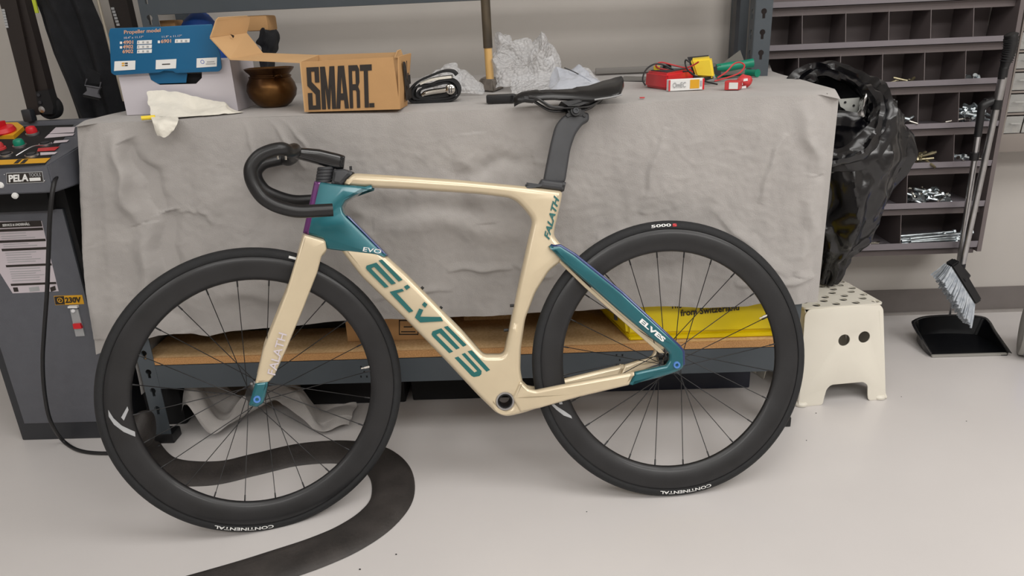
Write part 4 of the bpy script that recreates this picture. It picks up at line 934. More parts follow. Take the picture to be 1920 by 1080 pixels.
# yellow case
A, B = PS(1178, 641), PS(1470, 626)
A.y = B.y = (A.y+B.y)/2
yc = thing('case', 'bright yellow plastic case with black lettering on the lower shelf', 'case', A)
bm = bmesh.new(); h = .115; dL = PS(1150, 618)
a0, a1 = A+V((0, 0, .012)), B+V((0, 0, .012)); bk = V((-.03, .22, 0))
xl_ = PY(1160, 585, A.y+.02).x
hexa(bm, [a0+V((0, .006, 0)), a1+V((0, .006, 0)), a1+V((0, .22, 0)), a0+V((-.07, .22, 0)), V((a0.x-.012, A.y+.016, ZS+h)), V((a1.x, A.y+.016, ZS+h)), a1+V((0, .22, h)), V((a0.x-.08, A.y+.22, ZS+h))])
bmesh.ops.bevel(bm, geom=bm.edges[:], offset=.008, segments=3, affect='EDGES'); body = obj('shell', bm, M['yellowbox'], yc, 40)
bm = bmesh.new(); hexa(bm, [A+V((.004, -.004, 0)), B+V((0, -.004, 0)), B+V((0, .2, 0)), A+V((-.05, .2, 0)), A+V((.004, -.004, .012)), B+V((0, -.004, .012)), B+V((0, .2, .012)), A+V((-.05, .2, .012))]); bmesh.ops.bevel(bm, geom=bm.edges[:], offset=.003, segments=2, affect='EDGES'); obj('base_lip', bm, M['yellowbox'], yc, 40)
ny = V((0, -1, .09)).normalized()
yt = A.y+.0085
lt('from Switzerland', 1276, 593, 1386, 581.5, 12, M['ink'], .02, Y=yt, par=body)
lt('The', 1257, 579, 1278, 577.5, 11, M['ink'], .02, Y=yt+.002, par=body)
bm = bmesh.new(); Q = [PY(x, y, A.y+.03) for x, y in ((1151, 582), (1157, 582), (1158, 601), (1152, 600))]; slab(bm, Q, (0, -1, 0), .01); obj('latch', bm, M['black'], yc)
# things under the bench
for i, (x0, x1, lab) in enumerate(((566, 760, 'black storage box on the floor under the bench, behind the front hub'), (770, 1110, 'black storage box on the floor under the bench, below the frame'))):
    A, B = PZ(x0, 764, 0), PZ(x1, 758, 0); bm = bmesh.new(); box(bm, (A.x, 2.0+.01*i, 0), (B.x, 2.28, .16), .006)
    t = thing('storage_box', lab, 'box', (A.x, 2.0, 0)); obj('tub', bm, M['matte'], t)
    bm = bmesh.new(); box(bm, (A.x-.006, 1.994+.01*i, .135), (B.x+.006, 2.286, .168), .004); obj('lid', bm, M['black'], t)
A, B = PZ(1120, 744, 0), PZ(1412, 738, 0); bm = bmesh.new(); box(bm, (A.x, 2.03, 0), (B.x, 2.28, .155), .006); t = thing('storage_box', 'dark blue-black storage box under the bench, behind the rear wheel', 'box', (A.x, 2.03, 0)); obj('tub', bm, mat('navy_plastic', (26, 30, 46), .4), t)
bm = bmesh.new(); box(bm, (A.x-.006, 2.024, .13), (B.x+.006, 2.286, .162), .004); obj('lid', bm, mat('navy_plastic', (26, 30, 46), .4), t)
bm = bmesh.new(); A = PZ(268, 800, 0); box(bm, (-1.19, 1.90, 0), (-1.075, 2.15, .14), .01); o = obj('box', bm, M['matte']); prop(o, 'small black box on the floor behind the left bench leg', 'box')

# ================================================================ FLAT HOSE ON THE FLOOR
HP = [(262, 770), (250, 800), (268, 850), (310, 880), (400, 885), (480, 868), (560, 850), (640, 845), (700, 856), (732, 885), (735, 930), (706, 970), (655, 1005), (592, 1033), (515, 1059), (440, 1083), (330, 1115)]
HC = smooth_path([PZ(x, y, .006) for x, y in HP], 8)
bm = bmesh.new(); L = []; Nn = len(HC)
for i, p in enumerate(HC):
    d = (HC[min(i+1, Nn-1)]-HC[max(i-1, 0)]); d.z = 0; d.normalize(); nn = V((-d.y, d.x, 0)); w_ = .055
    row = []
    for k in range(21):
        s_ = k/20*2-1; rib = .0026*(k % 2); row.append(bm.verts.new(V((p.x, p.y, .0))+nn*w_*s_+V((0, 0, .0125*(1-s_**4)+rib+.001))))
    row += [bm.verts.new(V((p.x, p.y, 0))+nn*w_*.98), bm.verts.new(V((p.x, p.y, 0))-nn*w_*.98)]
    L.append(row)
for A_, B_ in zip(L, L[1:]):
    for k in range(23): bm.faces.new((A_[k], A_[(k+1) % 23], B_[(k+1) % 23], B_[k]))
bm.faces.new(L[0][::-1]); bm.faces.new(L[-1])
o = obj('flat_hose', bm, M['hose'], None, 60); prop(o, 'wide flat ribbed black rubber strip curling on the floor under the front wheel', 'rubber strip')
blob('dark ribbed rubber coil piled on the floor by the left bench leg', 'rubber_coil', 'rubber strip', 268, 806, 1.72, 17, 34, 'hose', .05, .012, 4, 0.001)
# floor debris
for x, y, wh in ((748, 978, 'just right of the rubber strip bend'), (743, 1040, 'near the bottom edge right of the rubber strip'), (1512, 826, 'below the front left foot of the white stool'), (1320, 918, 'beside the bottom of the rear tyre'), (1690, 744, 'just right of the white stool'), (675, 1068, 'at the bottom edge below the rubber strip'), (1100, 960, 'in the open floor between the two wheels'), (1530, 775, 'at the foot of the white stool nearest the wheel'), (1812, 790, 'on the open floor in front of the dustpan')):
    p = PZ(x, y, 0); bm = bmesh.new(); r = random.uniform(.0012, .0022); lathe(bm, [(r*.6, 0), (r, r*.5), (r*.5, r)], p, n=7, capends=True)
    for v in bm.verts: v.co.x += random.uniform(-r, r)*.4
    o = obj('crumb', bm, M['matte']); prop(o, 'tiny dark crumb of dirt '+wh, 'crumb', 'dirt crumbs scattered on the floor')
# ================================================================ BOLT RACK ON THE WALL (right)
rk = thing('bolt_rack', 'dark grey wall rack of sloping compartments for bolts, right of the bench', 'rack', (1.1, 2.4, .3))
def YF(z): return 2.345+.085*(z-.25)/.75
def on_front(x, y):
    Y = 2.4
    for _ in range(6): Y = YF(PY(x, y, Y).z)
    return PY(x, y, Y)
LIPS = [(-9, 3), (72, 84), (150, 162), (231, 242), (304, 316), (379, 391), (454, 467)]
rows = []
for yt, yb in LIPS:
    a, b = on_front(1750, yt), on_front(1750, yb); rows.append((b.z, a.z))
rows = [(r[1]+.115, r[1]+.14) if False else r for r in rows]
RX0, RX1 = .76, on_front(1884, 230).x
lean = lambda z: .0+(on_front(1840, 467).x-RX1)*(1-(z-.25)/(rows[2][0]-.25)) if z < rows[2][0] else 0
def XR(z): a = on_front(1840, 460); b = on_front(1886, 200); k = (z-a.z)/(b.z-a.z); return a.x+(b.x-a.x)*k
for i, (zb, zt) in enumerate(rows):
    yf = YF(zb); xr = XR(zb)-.012; bm = bmesh.new()
    box(bm, (RX0, yf, zb), (xr, yf+.002, zt)); box(bm, (RX0, yf, zb), (xr, 2.575, zb+.002)); obj('shelf_lip', bm, M['racklip'], rk, 30)
    bm = bmesh.new(); box(bm, (RX0, yf+.018, zb-.024), (xr, yf+.02, zb)); obj('recess_band', bm, M['rack'], rk, 30)  # darker set-back strip standing in for the shadowed band below each lip
zt_all = rows[0][1]+.13; zb_all = rows[-1][0]-.012
bm = bmesh.new(); box(bm, (RX0, 2.572, zb_all), (XR(.7), 2.576, zt_all)); obj('back_panel', bm, M['rack'], rk, 30)
bm = bmesh.new(); t_ = .003
for xx, w_ in ((0, 1),):
    P = [V((XR(zb_all), YF(zb_all)-.004, zb_all)), V((XR(zb_all), 2.576, zb_all)), V((XR(zt_all), 2.576, zt_all)), V((XR(zt_all), YF(zt_all)-.004, zt_all))]
    slab(bm, P, (1, 0, 0), .014)
obj('side_panel', bm, M['rack'], rk, 30)
bm = bmesh.new(); slab(bm, [V((RX0, YF(zb_all)-.004, zb_all)), V((RX0, 2.576, zb_all)), V((RX0, 2.576, zt_all)), V((RX0, YF(zt_all)-.004, zt_all))], (1, 0, 0), .003); obj('side_panel', bm, M['rack'], rk, 30)
DV = {0: [1508, 1590, 1671, 1750, 1830], 1: [1501, 1580, 1659, 1738, 1815], 2: [1560, 1642, 1726, 1802], 3: [1634, 1714, 1793], 4: [1625, 1705], 5: [1615, 1693]}
for r, xs in DV.items():
    zt, zb = rows[r][0], rows[r+1][0]+.003
    for x in xs:
        p = on_front(x, (LIPS[r][1]+LIPS[r+1][0])/2+12); bm = bmesh.new()
        slab(bm, [V((p.x, YF(zb)+.006, zb)), V((p.x, 2.571, zb)), V((p.x, 2.571, zt-.002)), V((p.x, YF(zt)+.022, zt-.002))], (1, 0, 0), .002); obj('divider', bm, M['rack'], rk, 30)
# bolts lying in the bins
def bolt_mesh(L, r, m):
    bm = bmesh.new(); cyl(bm, (0, 0, 0), (L, 0, 0), r, 8); lathe(bm, [(r*1.9, -r*1.3), (r*1.9, 0)], (0, 0, 0), (1, 0, 0), 6, True)
    for k in range(3): lathe(bm, [(r*1.12, L*(.55+.13*k)), (r*1.12, L*(.6+.13*k))], (0, 0, 0), (1, 0, 0), 8, True)
    return tomesh(bm, m, 30)
BM = [bolt_mesh(.045, .0042, M['zinc']), bolt_mesh(.032, .0046, M['zinc']), bolt_mesh(.055, .0034, M['chrome']), bolt_mesh(.026, .0058, M['zinc'])]
brassm = mat('yellow_zinc', (158, 150, 124), .35, metal=.9, noise_amt=.2, nscale=50)
BMY = [bolt_mesh(.045, .0042, brassm), bolt_mesh(.032, .0046, brassm)]
def bin_fill(row, xa, xb, n, lab, grp, meshes, depth=.06, pile=.03):
    z0 = rows[row+1][0]+.004; yf = YF(z0)+.012; a, b = on_front(xa, LIPS[row+1][0]-6).x, on_front(xb, LIPS[row+1][0]-6).x
    a += .012; b -= .012
    for i in range(n):
        me = random.choice(meshes); o = D.objects.new('bolt', me); COL.objects.link(o)
        x = random.uniform(a+.01, b-.02); y = random.uniform(yf+.008, yf+depth); h = random.uniform(.004, pile)*(1-.5*abs((x-(a+b)/2)/((b-a)/2)))+.008
        az = random.uniform(0, 2*math.pi); tl = random.uniform(-.5, .5)
        o.matrix_basis = Matrix.Translation((x, y, z0+h)) @ Matrix.Rotation(az, 4, 'Z') @ Matrix.Rotation(tl, 4, 'Y'); prop(o, lab, 'bolt', grp)
bin_fill(2, 1644, 1722, 16, 'loose zinc bolt in the bin just right of the black bag rim', 'bolts in the bin beside the black bag', BM, pile=.04)
bin_fill(2, 1804, 1872, 26, 'loose zinc bolt in the right-hand bin behind the broom handle', 'bolts in the third-row right bin', BM, pile=.045)
bin_fill(3, 1714, 1760, 13, 'yellowish bolt in the small middle bin, fourth row of the rack', 'bolts in the fourth-row middle bin', BMY, pile=.03)
bin_fill(3, 1795, 1862, 7, 'dull bolt in the fourth-row bin crossed by the two poles', 'bolts in the fourth-row right bin', BM, pile=.02)
bin_fill(4, 1706, 1810, 48, 'thick zinc bolt heaped in the wide fifth-row bin', 'bolts in the wide fifth-row bin', BM, pile=.045, depth=.09)
bin_fill(1, 1661, 1736, 3, 'small bolt left in the second-row bin above the black bag', 'bolts in the second-row middle bin', BMY, pile=.006)
bin_fill(1, 1816, 1868, 3, 'small pale fitting lying in the second-row right-hand bin', 'fittings in the second-row right bin', BM[3:], pile=.01)
bin_fill(1, 1446, 1500, 6, 'zinc bolt in the second-row bin beside the punched upright', 'bolts in the second-row left bin', BM, pile=.02)
z0 = rows[6][0]+.004
rod = []
for L in (.15, .20): b = bmesh.new(); cyl(b, (0, 0, 0), (L, 0, 0), .0045, 8); lathe(b, [(.0085, 0), (.0085, .007)], (L, 0, 0), (1, 0, 0), 6, True); rod.append(tomesh(b, M['zinc'], 30))
xa = on_front(1697, 440).x
for i in range(13):
    o = D.objects.new('threaded_rod', rod[i % 2 if i < 9 else 1]); COL.objects.link(o)
    y = YF(z0)+.014+.0135*(i % 6); z = z0+.006+.011*(i//6)+random.uniform(0, .004)
    o.matrix_basis = Matrix.Translation((xa+random.uniform(0, .03 if i % 2 == 0 else .005), y, z)) @ Matrix.Rotation(random.uniform(-.05, .05), 4, 'Z') @ Matrix.Rotation(random.uniform(-.09, -.01), 4, 'Y')
    prop(o, 'long steel rod lying in the wide bottom bin of the rack', 'rod', 'long rods in the bottom bin')
for i in range(6):
    o = D.objects.new('threaded_rod', BM[2]); COL.objects.link(o); p = on_front(1648, 445)
    o.matrix_basis = Matrix.Translation((p.x-.03+random.uniform(-.02, .02), YF(z0)+.012+.009*i, z0+.006)) @ Matrix.Rotation(random.uniform(-.3, .3), 4, 'Z'); prop(o, 'short steel stud in the bottom bin peeking out beside the black bag', 'bolt', 'studs in the bottom left bin')

# ================================================================ DRAWER ORGANISER (far right)
og = thing('drawer_organizer', 'small wall organiser with clear plastic drawers of fittings at the right edge', 'organizer', (1.65, 2.45, .7))
YO = 2.44; ox0 = PY(1884, 220, YO).x; ox1 = ox0+.3
zs = [PY(1900, y, YO).z for y in (95, 131, 171, 212, 251)]; zs0 = PY(1900, 55, YO).z; zf = PY(1900, 285, YO).z
bm = bmesh.new(); box(bm, (ox0, YO, zf), (ox1, 2.576, zs[-1]), .003); obj('base', bm, mat('grey_brown_case', (132, 124, 118), .5), og)
bm = bmesh.new(); box(bm, (ox0, 2.56, zs[-1]), (ox1, 2.576, 1.25)); obj('back_panel', bm, M['rack'], og)
fitm = mat('mixed_fittings', (92, 78, 58), .6, rgb2=(40, 34, 28), nscale=60, bump=1, bscale=60)
tops = [1.16, zs0]+zs
for i in range(len(tops)-1):
    z1, z0_ = tops[i], tops[i+1]
    bm = bmesh.new(); box(bm, (ox0, YO-.002, z1-.006), (ox1, 2.56, z1)); obj('divider_rail', bm, mat('grey_brown_case', (132, 124, 118), .5), og)
    for k in range(5):
        xa_ = ox0+.06*k+.003; xb_ = xa_+.055
        bm = bmesh.new(); hexa(bm, [V(q) for q in ((xa_, YO, z0_+.003), (xb_, YO, z0_+.003), (xb_, YO+.002, z0_+.003), (xa_, YO+.002, z0_+.003), (xa_, YO-.006, z1-.010), (xb_, YO-.006, z1-.010), (xb_, YO-.004, z1-.010), (xa_, YO-.004, z1-.010))])
        box(bm, (xa_+.012, YO-.016, (z0_+z1)/2), (xb_-.012, YO-.002, (z0_+z1)/2+.003)); dr = obj('drawer', bm, M['clear'], og, 30)
        bm = bmesh.new(); box(bm, (xa_+.003, YO+.004, z0_+.004), (xb_-.003, YO+.09, z0_+.02+.004*(k % 3)), .004)
        for v in bm.verts: v.co += V(nv3(v.co, 90))*.004
        obj('fittings', bm, fitm, dr, 30)
bm = bmesh.new(); box(bm, (ox0-.002, YO-.004, zs[-1]), (ox0+.003, 2.576, 1.25)); obj('side_panel', bm, mat('grey_brown_case', (132, 124, 118), .5), og)

# ================================================================ BROOM AND DUSTPAN
YB_ = 2.30
bro = thing('broom', 'grey-bristled broom with black grip leaning upright against the bolt rack', 'broom', PY(1790, 590, YB_))
gp = smooth_path([PY(x, y, YB_) for x, y in ((1894, 62), (1896, 75), (1893, 95), (1887, 113), (1883, 128))], 4)
bm = bmesh.new(); tube(bm, gp, [.012, .020, .021, .0215, .0215, .0215, .0215, .021, .0205, .020, .019, .018, .017, .016, .015, .014, .015], 14, sq=.8); obj('grip', bm, M['black'], bro, 40)
for i in range(11):
    p, q = gp[2+i], gp[3+i]; bm = bmesh.new(); m_ = p.lerp(q, .5); d = (q-p).normalized()
    torus(bm, m_, d+V((0, 0, .4)), .0195-.0003*i, .0016, 20, 5, sq=1); obj('grip_rib', bm, M['rubber'], bro, 40)
bm = bmesh.new(); cyl(bm, PY(1883, 126, YB_), PY(1879, 148, YB_), .0125, 14); obj('grip_collar', bm, M['black'], bro)
ptop, pmid, pbot = PY(1880, 145, YB_), PY(1870, 192, YB_), PY(1802, 505, 2.275)
bm = bmesh.new(); cyl(bm, ptop, pmid, .0125, 14); obj('upper_pole', bm, M['steel'], bro)
bm = bmesh.new(); cyl(bm, pmid, pbot, .0098, 14); obj('lower_pole', bm, M['steel'], bro)
bm = bmesh.new(); cyl(bm, pmid.lerp(ptop, .1), pmid.lerp(pbot, .04), .0145, 14); obj('pole_clamp', bm, M['black'], bro)
# head: from upper-left corner to lower-right corner, bristles pointing to the lower left
Yh_ = 2.25
H0, H1 = PY(1777, 496, Yh_), PY(1822, 568, Yh_); hd_ = (H1-H0)
perp = (PY(1757, 512, Yh_)-PY(1777, 500, Yh_)).normalized()
perp = (perp-hd_.normalized()*perp.dot(hd_.normalized())).normalized()
bm = bmesh.new(); wv = -perp*.03; yv = V((0, .022, 0))
hexa(bm, [H0+yv, H0-yv, H1-yv, H1+yv, H0+wv+yv*.9, H0+wv-yv*.9, H1+wv*.9-yv*.9, H1+wv*.9+yv*.9]); bmesh.ops.bevel(bm, geom=bm.edges[:], offset=.005, segments=2, affect='EDGES'); obj('head_block', bm, M['black'], bro)
bm = bmesh.new(); s0 = H0.lerp(H1, .42)-perp*.012; tube(bm, [pbot+V((0, 0, .02)), pbot, s0-perp*.012, s0], [.013, .014, .02, .026], 12, sq=.8); obj('socket', bm, M['black'], bro)
bm = bmesh.new()
tip = PY(1757, 520, Yh_)-H0; tip2 = PY(1812, 606, Yh_)-PY(1822, 566, Yh_)
for i in range(34):
    for j in range(5):
        u = (i+.5)/34; b0 = H0.lerp(H1, u)+V((0, -.018+.009*j, 0)); dv = tip.lerp(tip2, u)
        e0 = b0+dv*random.uniform(.93, 1.06)+V((random.uniform(-.004, .004), (j-2)*.006+random.uniform(-.004, .004), 0))
        tube(bm, [b0, b0.lerp(e0, .55)+V((.002, 0, 0)), e0], [.0022, .0028, .0034], 5)
o = obj('bristles', bm, M['bristle'], bro, 60); o['kind'] = 'stuff'
# dustpan
dp = thing('dustpan', 'black lobby dustpan with grey lip and tall steel handle, on the floor at right', 'dustpan', PZ(1815, 668, 0))
L0, L1 = PZ(1745, 669, 0), PZ(1889, 667, 0); L0.z = L1.z = .004
Bk0, Bk1 = V((1.345, 2.40, .004)), V((1.545, 2.40, .004))
rim = [V((L0.x, L0.y, .012)), PZ(1716, 612, .06), PZ(1719, 601, .07), PZ(1740, 594, .085), PZ(1790, 591, .09), PZ(1838, 594, .085), PZ(1853, 603, .07), PZ(1864, 622, .05), V((L1.x, L1.y, .012))]
base_ = [L0, PZ(1734, 640, .004), V((1.33, 2.31, .004)), V((1.36, 2.37, .004)), V((1.45, 2.385, .004)), V((1.55, 2.37, .004)), V((1.565, 2.34, .004)), V((1.575, 2.30, .004)), L1]
base_[1] = V((L0.x+.0, 2.25, .004))
rim_s, base_s = smooth_path(rim, 4), smooth_path(base_, 4)
bm = bmesh.new(); A_ = [bm.verts.new(p) for p in base_s]; B_ = [bm.verts.new(p) for p in rim_s]; C_ = [bm.verts.new(p+(p-q).normalized()*0+V(((p.x-1.45)*.06, (p.y-2.3)*.1, .0))) for p, q in zip(rim_s, base_s)]
for i in range(len(A_)-1): bm.faces.new((A_[i], A_[i+1], B_[i+1], B_[i])); bm.faces.new((B_[i], B_[i+1], C_[i+1], C_[i]))
solidify(bm, .002); obj('side_wall', bm, M['gloss'], dp, 50)
bm = bmesh.new(); slab(bm, base_s, (0, 0, 1), .003); bmesh.ops.triangulate(bm, faces=bm.faces); obj('tray', bm, M['gloss'], dp, 50)
bm = bmesh.new(); tube(bm, rim_s, .003, 8); obj('rim', bm, M['black'], dp, 50)
bm = bmesh.new(); box(bm, (L0.x, L0.y-.008, .001), (L1.x, L0.y+.002, .008), .001); obj('lip', bm, M['cangrey'], dp)
hA = PY(1780, 599, 2.385); hA.z = .03
hB = PY(1800, 505, 2.325); hC = PY(1824, 292, 2.31); hD = PY(1842, 205, 2.30); hE = PY(1848, 178, 2.30)
bm = bmesh.new(); cyl(bm, PY(1779, 600, 2.37), PY(1797, 503, 2.335), .004, 10); obj('lower_rod', bm, M['steel'], dp)
pA, pB = PY(1797, 505, 2.335), PY(1834, 250, 2.31)
bm = bmesh.new(); cyl(bm, pA, pB, .0092, 14); obj('handle_tube', bm, M['steel'], dp)
bm = bmesh.new(); cyl(bm, PY(1826, 300, 2.313), PY(1828, 286, 2.312), .0135, 14); obj('clip', bm, M['black'], dp)
bm = bmesh.new(); tube(bm, smooth_path([PY(x, y, 2.308) for x, y in ((1833, 256), (1838, 222), (1842, 200), (1856, 192), (1872, 188))], 4), [.011]*8+[.014]*8+[.012], 12); obj('top_handle', bm, M['black'], dp)
bm = bmesh.new(); p = PY(1858, 192, 2.31); box(bm, p-V((.022, .01, .012)), p+V((.022, .012, .012)), .005); obj('broom_clip', bm, M['black'], dp)

# ================================================================ BLUE AND GREY CAN (right edge)
c0 = PZ(1921, 668, 0); can = thing('canister', 'blue and grey cylindrical can lying on the floor at the right edge', 'canister', c0)
r_ = .088; ax0 = PY(1898, 625, c0.y); ax0.z = r_
axd_ = V((.86, -.5, 0)).normalized(); o0 = V((PZ(1893, 665, 0).x+.03, c0.y+.03, r_))
bm = bmesh.new(); lathe(bm, [(.001, .006), (r_-.02, .004), (r_-.012, 0), (r_-.003, .002), (r_, .006), (r_, .016)], o0, axd_, 48); obj('rim', bm, M['cangrey'], can)
bm = bmesh.new(); lathe(bm, [(r_-.0015, .016), (r_-.0015, .24), (.001, .24)], o0, axd_, 48); obj('label_sleeve', bm, M['canblue'], can)
bm = bmesh.new(); x_, y_ = frame_at(axd_)
P = []
def cv(u, v): a_ = math.pi*(1.17+.42*u); return o0+axd_*(.017+.22*v)+(x_*math.cos(a_)+y_*math.sin(a_))*(r_+.0006)
grid(bm, cv, 12, 2); obj('grey_band', bm, M['cangrey'], can)

# ================================================================ STOOL
stl = thing('stool', 'white plastic step stool with round holes, beside the rear wheel', 'stool', (.93, 2.03, 0))
B4 = [PZ(1497, 763, 0), PZ(1660, 748, 0)]
zs_ = .235
# top corners by pixel at the seat height
def htop(y=571): return PY(1655, y, 1.94+.02).z
zs_ = htop(); T4 = [PZ(1508, 580, zs_), PZ(1657, 570, zs_)]
T4 += [PZ(1577, 527, zs_)]; T4 = [T4[0], T4[1], T4[2], T4[2]+(T4[0]-T4[1])*.98]
dpt = (T4[2]-T4[1]); dpt.z = 0
B4 += [B4[1]+dpt*1.12+V((.03, .01, 0)), None]; B4[3] = B4[0]+dpt*1.12+V((-.02, .02, 0))
cT = sum(T4, V((0, 0, 0)))/4
def panel(a, b, c, d, holes, arch):
    """side panel from bottom a-b to top d-c; 2D coords s along, t up"""
    W = (b-a).length; e1 = (b-a).normalized(); mid = (d+c)/2-(a+b)/2; H = (mid-e1*mid.dot(e1)).length; e2 = (mid-e1*mid.dot(e1)).normalized()
    sd = (d-a).dot(e1); sc = (c-a).dot(e1); e3 = e1.cross(e2)
    out = [(0, 0), (-.006, .006), (.001, .018)]+[(sd*.95, H*.95)]+[(sd+.012, H)]+[(sc-.012, H)]+[(W+(sc-W)*.95, H*.95), (W-.001, .018), (W+.006, .006), (W, 0)]
    if arch: out += [(W*.80, 0), (W*.785, .02), (W*.78, .05), (W*.73, .062), (W*.36, .062), (W*.31, .05), (W*.285, .02), (W*.275, 0)]
    out = fillet(out, .010, 4)
    hs = [[(W*hx+hr*math.cos(2*math.pi*k/24), H*hz+hr*math.sin(2*math.pi*k/24)) for k in range(24)] for hx, hz, hr in holes]
    bm = plate_mesh([out[::-1]]+hs, .004, .0012, 2)
    for v in bm.verts: s_, y_, t_ = v.co; v.co = a+e1*s_+e2*t_-e3*(-y_)*-1*-1
    return bm
for k, (i, j) in enumerate(((0, 1), (1, 2), (2, 3), (3, 0))):
    bm = panel(B4[i], B4[j], T4[j], T4[i], [(.475, .66, .0175), (.70, .675, .0175)] if k in (0, 2) else [], True); obj('side_panel', bm, M['whiteplastic'], stl, 40)
e1 = (T4[1]-T4[0]); e2 = (T4[3]-T4[0]); W, H = e1.length, e2.length; hs = []
n_ = 0
for r in range(7):
    for q in range(4):
        u = (q+.75+(r % 2)*-.35)/4.0; v_ = (r+.65)/7.1
        if .06 < u < .95: hs.append([(u*W+.0118*math.cos(2*math.pi*k/18), v_*H+.0118*math.sin(2*math.pi*k/18)) for k in range(18)])
bm = plate_mesh([fillet([(0, 0), (W, 0), (W, H), (0, H)], .014, 5)]+hs, .005, 0)
e1n, e2n = e1.normalized(), e2.normalized()
for v in bm.verts: v.co = T4[0]+e1n*v.co.x+e2n*v.co.z+V((0, 0, -v.co.y+.001))
obj('seat', bm, M['whiteplastic'], stl, 40)
bm = bmesh.new(); ins = [p.lerp(cT, .06)+V((0, 0, -.022)) for p in T4]; slab(bm, ins, (0, 0, 1), .002); obj('hole_shade_plate', bm, M['matte'], stl, 30)  # black plate added below the seat so its holes look shaded
bm = bmesh.new()
for p in (B4[0], B4[1], B4[2], B4[3]): lathe(bm, [(.016, .001), (.021, .002), (.0215, .008), (.017, .014)], p.lerp(V((cT.x, cT.y, 0)), .10), n=20, capends=True)
obj('foot_flare', bm, M['whiteplastic'], stl, 40)

# ================================================================ BLACK RUBBISH BAG
bagt = thing('rubbish_bag', 'glossy black rubbish bag hanging between the bench end and the bolt rack', 'bag', PY(1560, 545, 2.06))
SEC = [(548, 1538, 1556, 2.04), (525, 1533, 1572, 2.04), (490, 1540, 1600, 2.03), (450, 1530, 1640, 2.02), (400, 1520, 1672, 2.00), (350, 1515, 1692, 1.99), (300, 1510, 1704, 1.98), (260, 1505, 1702, 1.98), (225, 1505, 1690, 1.98), (200, 1505, 1672, 1.99)]
rings = []
bm = bmesh.new(); NB = 110
secs = []
for k in range(len(SEC)-1):
    for t in range(12): secs.append([SEC[k][i]+(SEC[k+1][i]-SEC[k][i])*t/12 for i in range(4)])
secs.append(SEC[-1])
for y, xa, xb, Y in secs:
    Yc = Y+.11; a_, b_ = PY(xa, y, Yc-.05), PY(xb, y, Yc-.05); c = (a_+b_)/2; c.y = Yc; rx = (b_.x-a_.x)/2; ry = min(.13, rx*.95+.01); ring = []
    for k in range(NB):
        th = 2*math.pi*k/NB; q = V((c.x+rx*math.cos(th), c.y+ry*math.sin(th), c.z)); q.x = max(q.x, .742)
        n1 = nv3((q.x*1.2, q.y*1.2, q.z*.55), 9); n2_ = nv3((q.x, q.y, q.z*.6), 24)
        fold = .012*math.sin(th*9+5*nz((q.x*2, q.y*2, q.z*2), 1.5)+q.z*6)*(.5+.5*abs(nz(q, 3)))
        q += V((n1.x, n1.y, n1.z*.4))*.03+V((n2_.x, n2_.y, n2_.z*.4))*.014+V((math.cos(th), math.sin(th), 0))*fold
        rg = (1-abs(nz((q.x*1.3, q.y*1.3, q.z*.35), 11)))**5*.010+(1-abs(nz((q.x+3, q.y, q.z*.5), 24)))**6*.004; q += V((math.cos(th), math.sin(th), 0))*(rg-.005)
        q.z = max(q.z, zs_+.012); ring.append(bm.verts.new(q))
    rings.append(ring)
for A_, B_ in zip(rings, rings[1:]):
    for k in range(NB): bm.faces.new((A_[k], A_[(k+1) % NB], B_[(k+1) % NB], B_[k]))
bm.faces.new(rings[0][::-1]); obj('bag_body', bm, M['bag'], bagt, 50)
# rolled mouth of the bag, an irregular thick loop
MP = [(1508, 300, 1.93), (1560, 302, 1.90), (1610, 292, 1.89), (1640, 262, 1.90), (1655, 225, 1.92), (1650, 190, 1.96), (1632, 170, 2.01), (1600, 150, 2.07), (1565, 135, 2.12), (1535, 132, 2.15), (1505, 150, 2.16), (1490, 175, 2.14), (1480, 230, 2.06), (1490, 280, 1.98)]
P = smooth_path([PY(*p) for p in MP]+[PY(*MP[0])], 10)[:-1]
rr = [.026+.010*nz(p, 5) for i, p in enumerate(P)]
bm = bmesh.new(); tube(bm, P, rr, 22, closed=True, upv=None)
for i_, v in enumerate(bm.verts):
    k_ = 2*math.pi*(i_ % 22)/22; s_ = (i_//22)*.06; cc_ = P[min(i_//22, len(P)-1)]
    v.co += (v.co-cc_).normalized()*(.009*math.sin(k_*4+s_*2+3*nz((s_, k_, 0), .8))+.010*nz((s_*1.2, math.cos(k_)*2, math.sin(k_)*2), 1.3))+V(nv3(v.co, 40))*.004
obj('rolled_rim', bm, M['bag'], bagt, 40)
bm = bmesh.new(); c_ = sum(P, V((0, 0, 0)))/len(P); N_ = len(P); G = []
for t in (0, .25, .5, .75, 1):
    G.append([bm.verts.new(p.lerp(c_+V((0, .10, -.05)), t*.92)+V(nv3(p+V((t, 0, 0)), 14))*.02*t+V((0, .06*t, 0))) for p in P])
for A_, B_ in zip(G, G[1:]):
    for k in range(N_): bm.faces.new((A_[k], A_[(k+1) % N_], B_[(k+1) % N_], B_[k]))
bm.faces.new(G[-1]); obj('inner_lining', bm, M['bag'], bagt, 50)
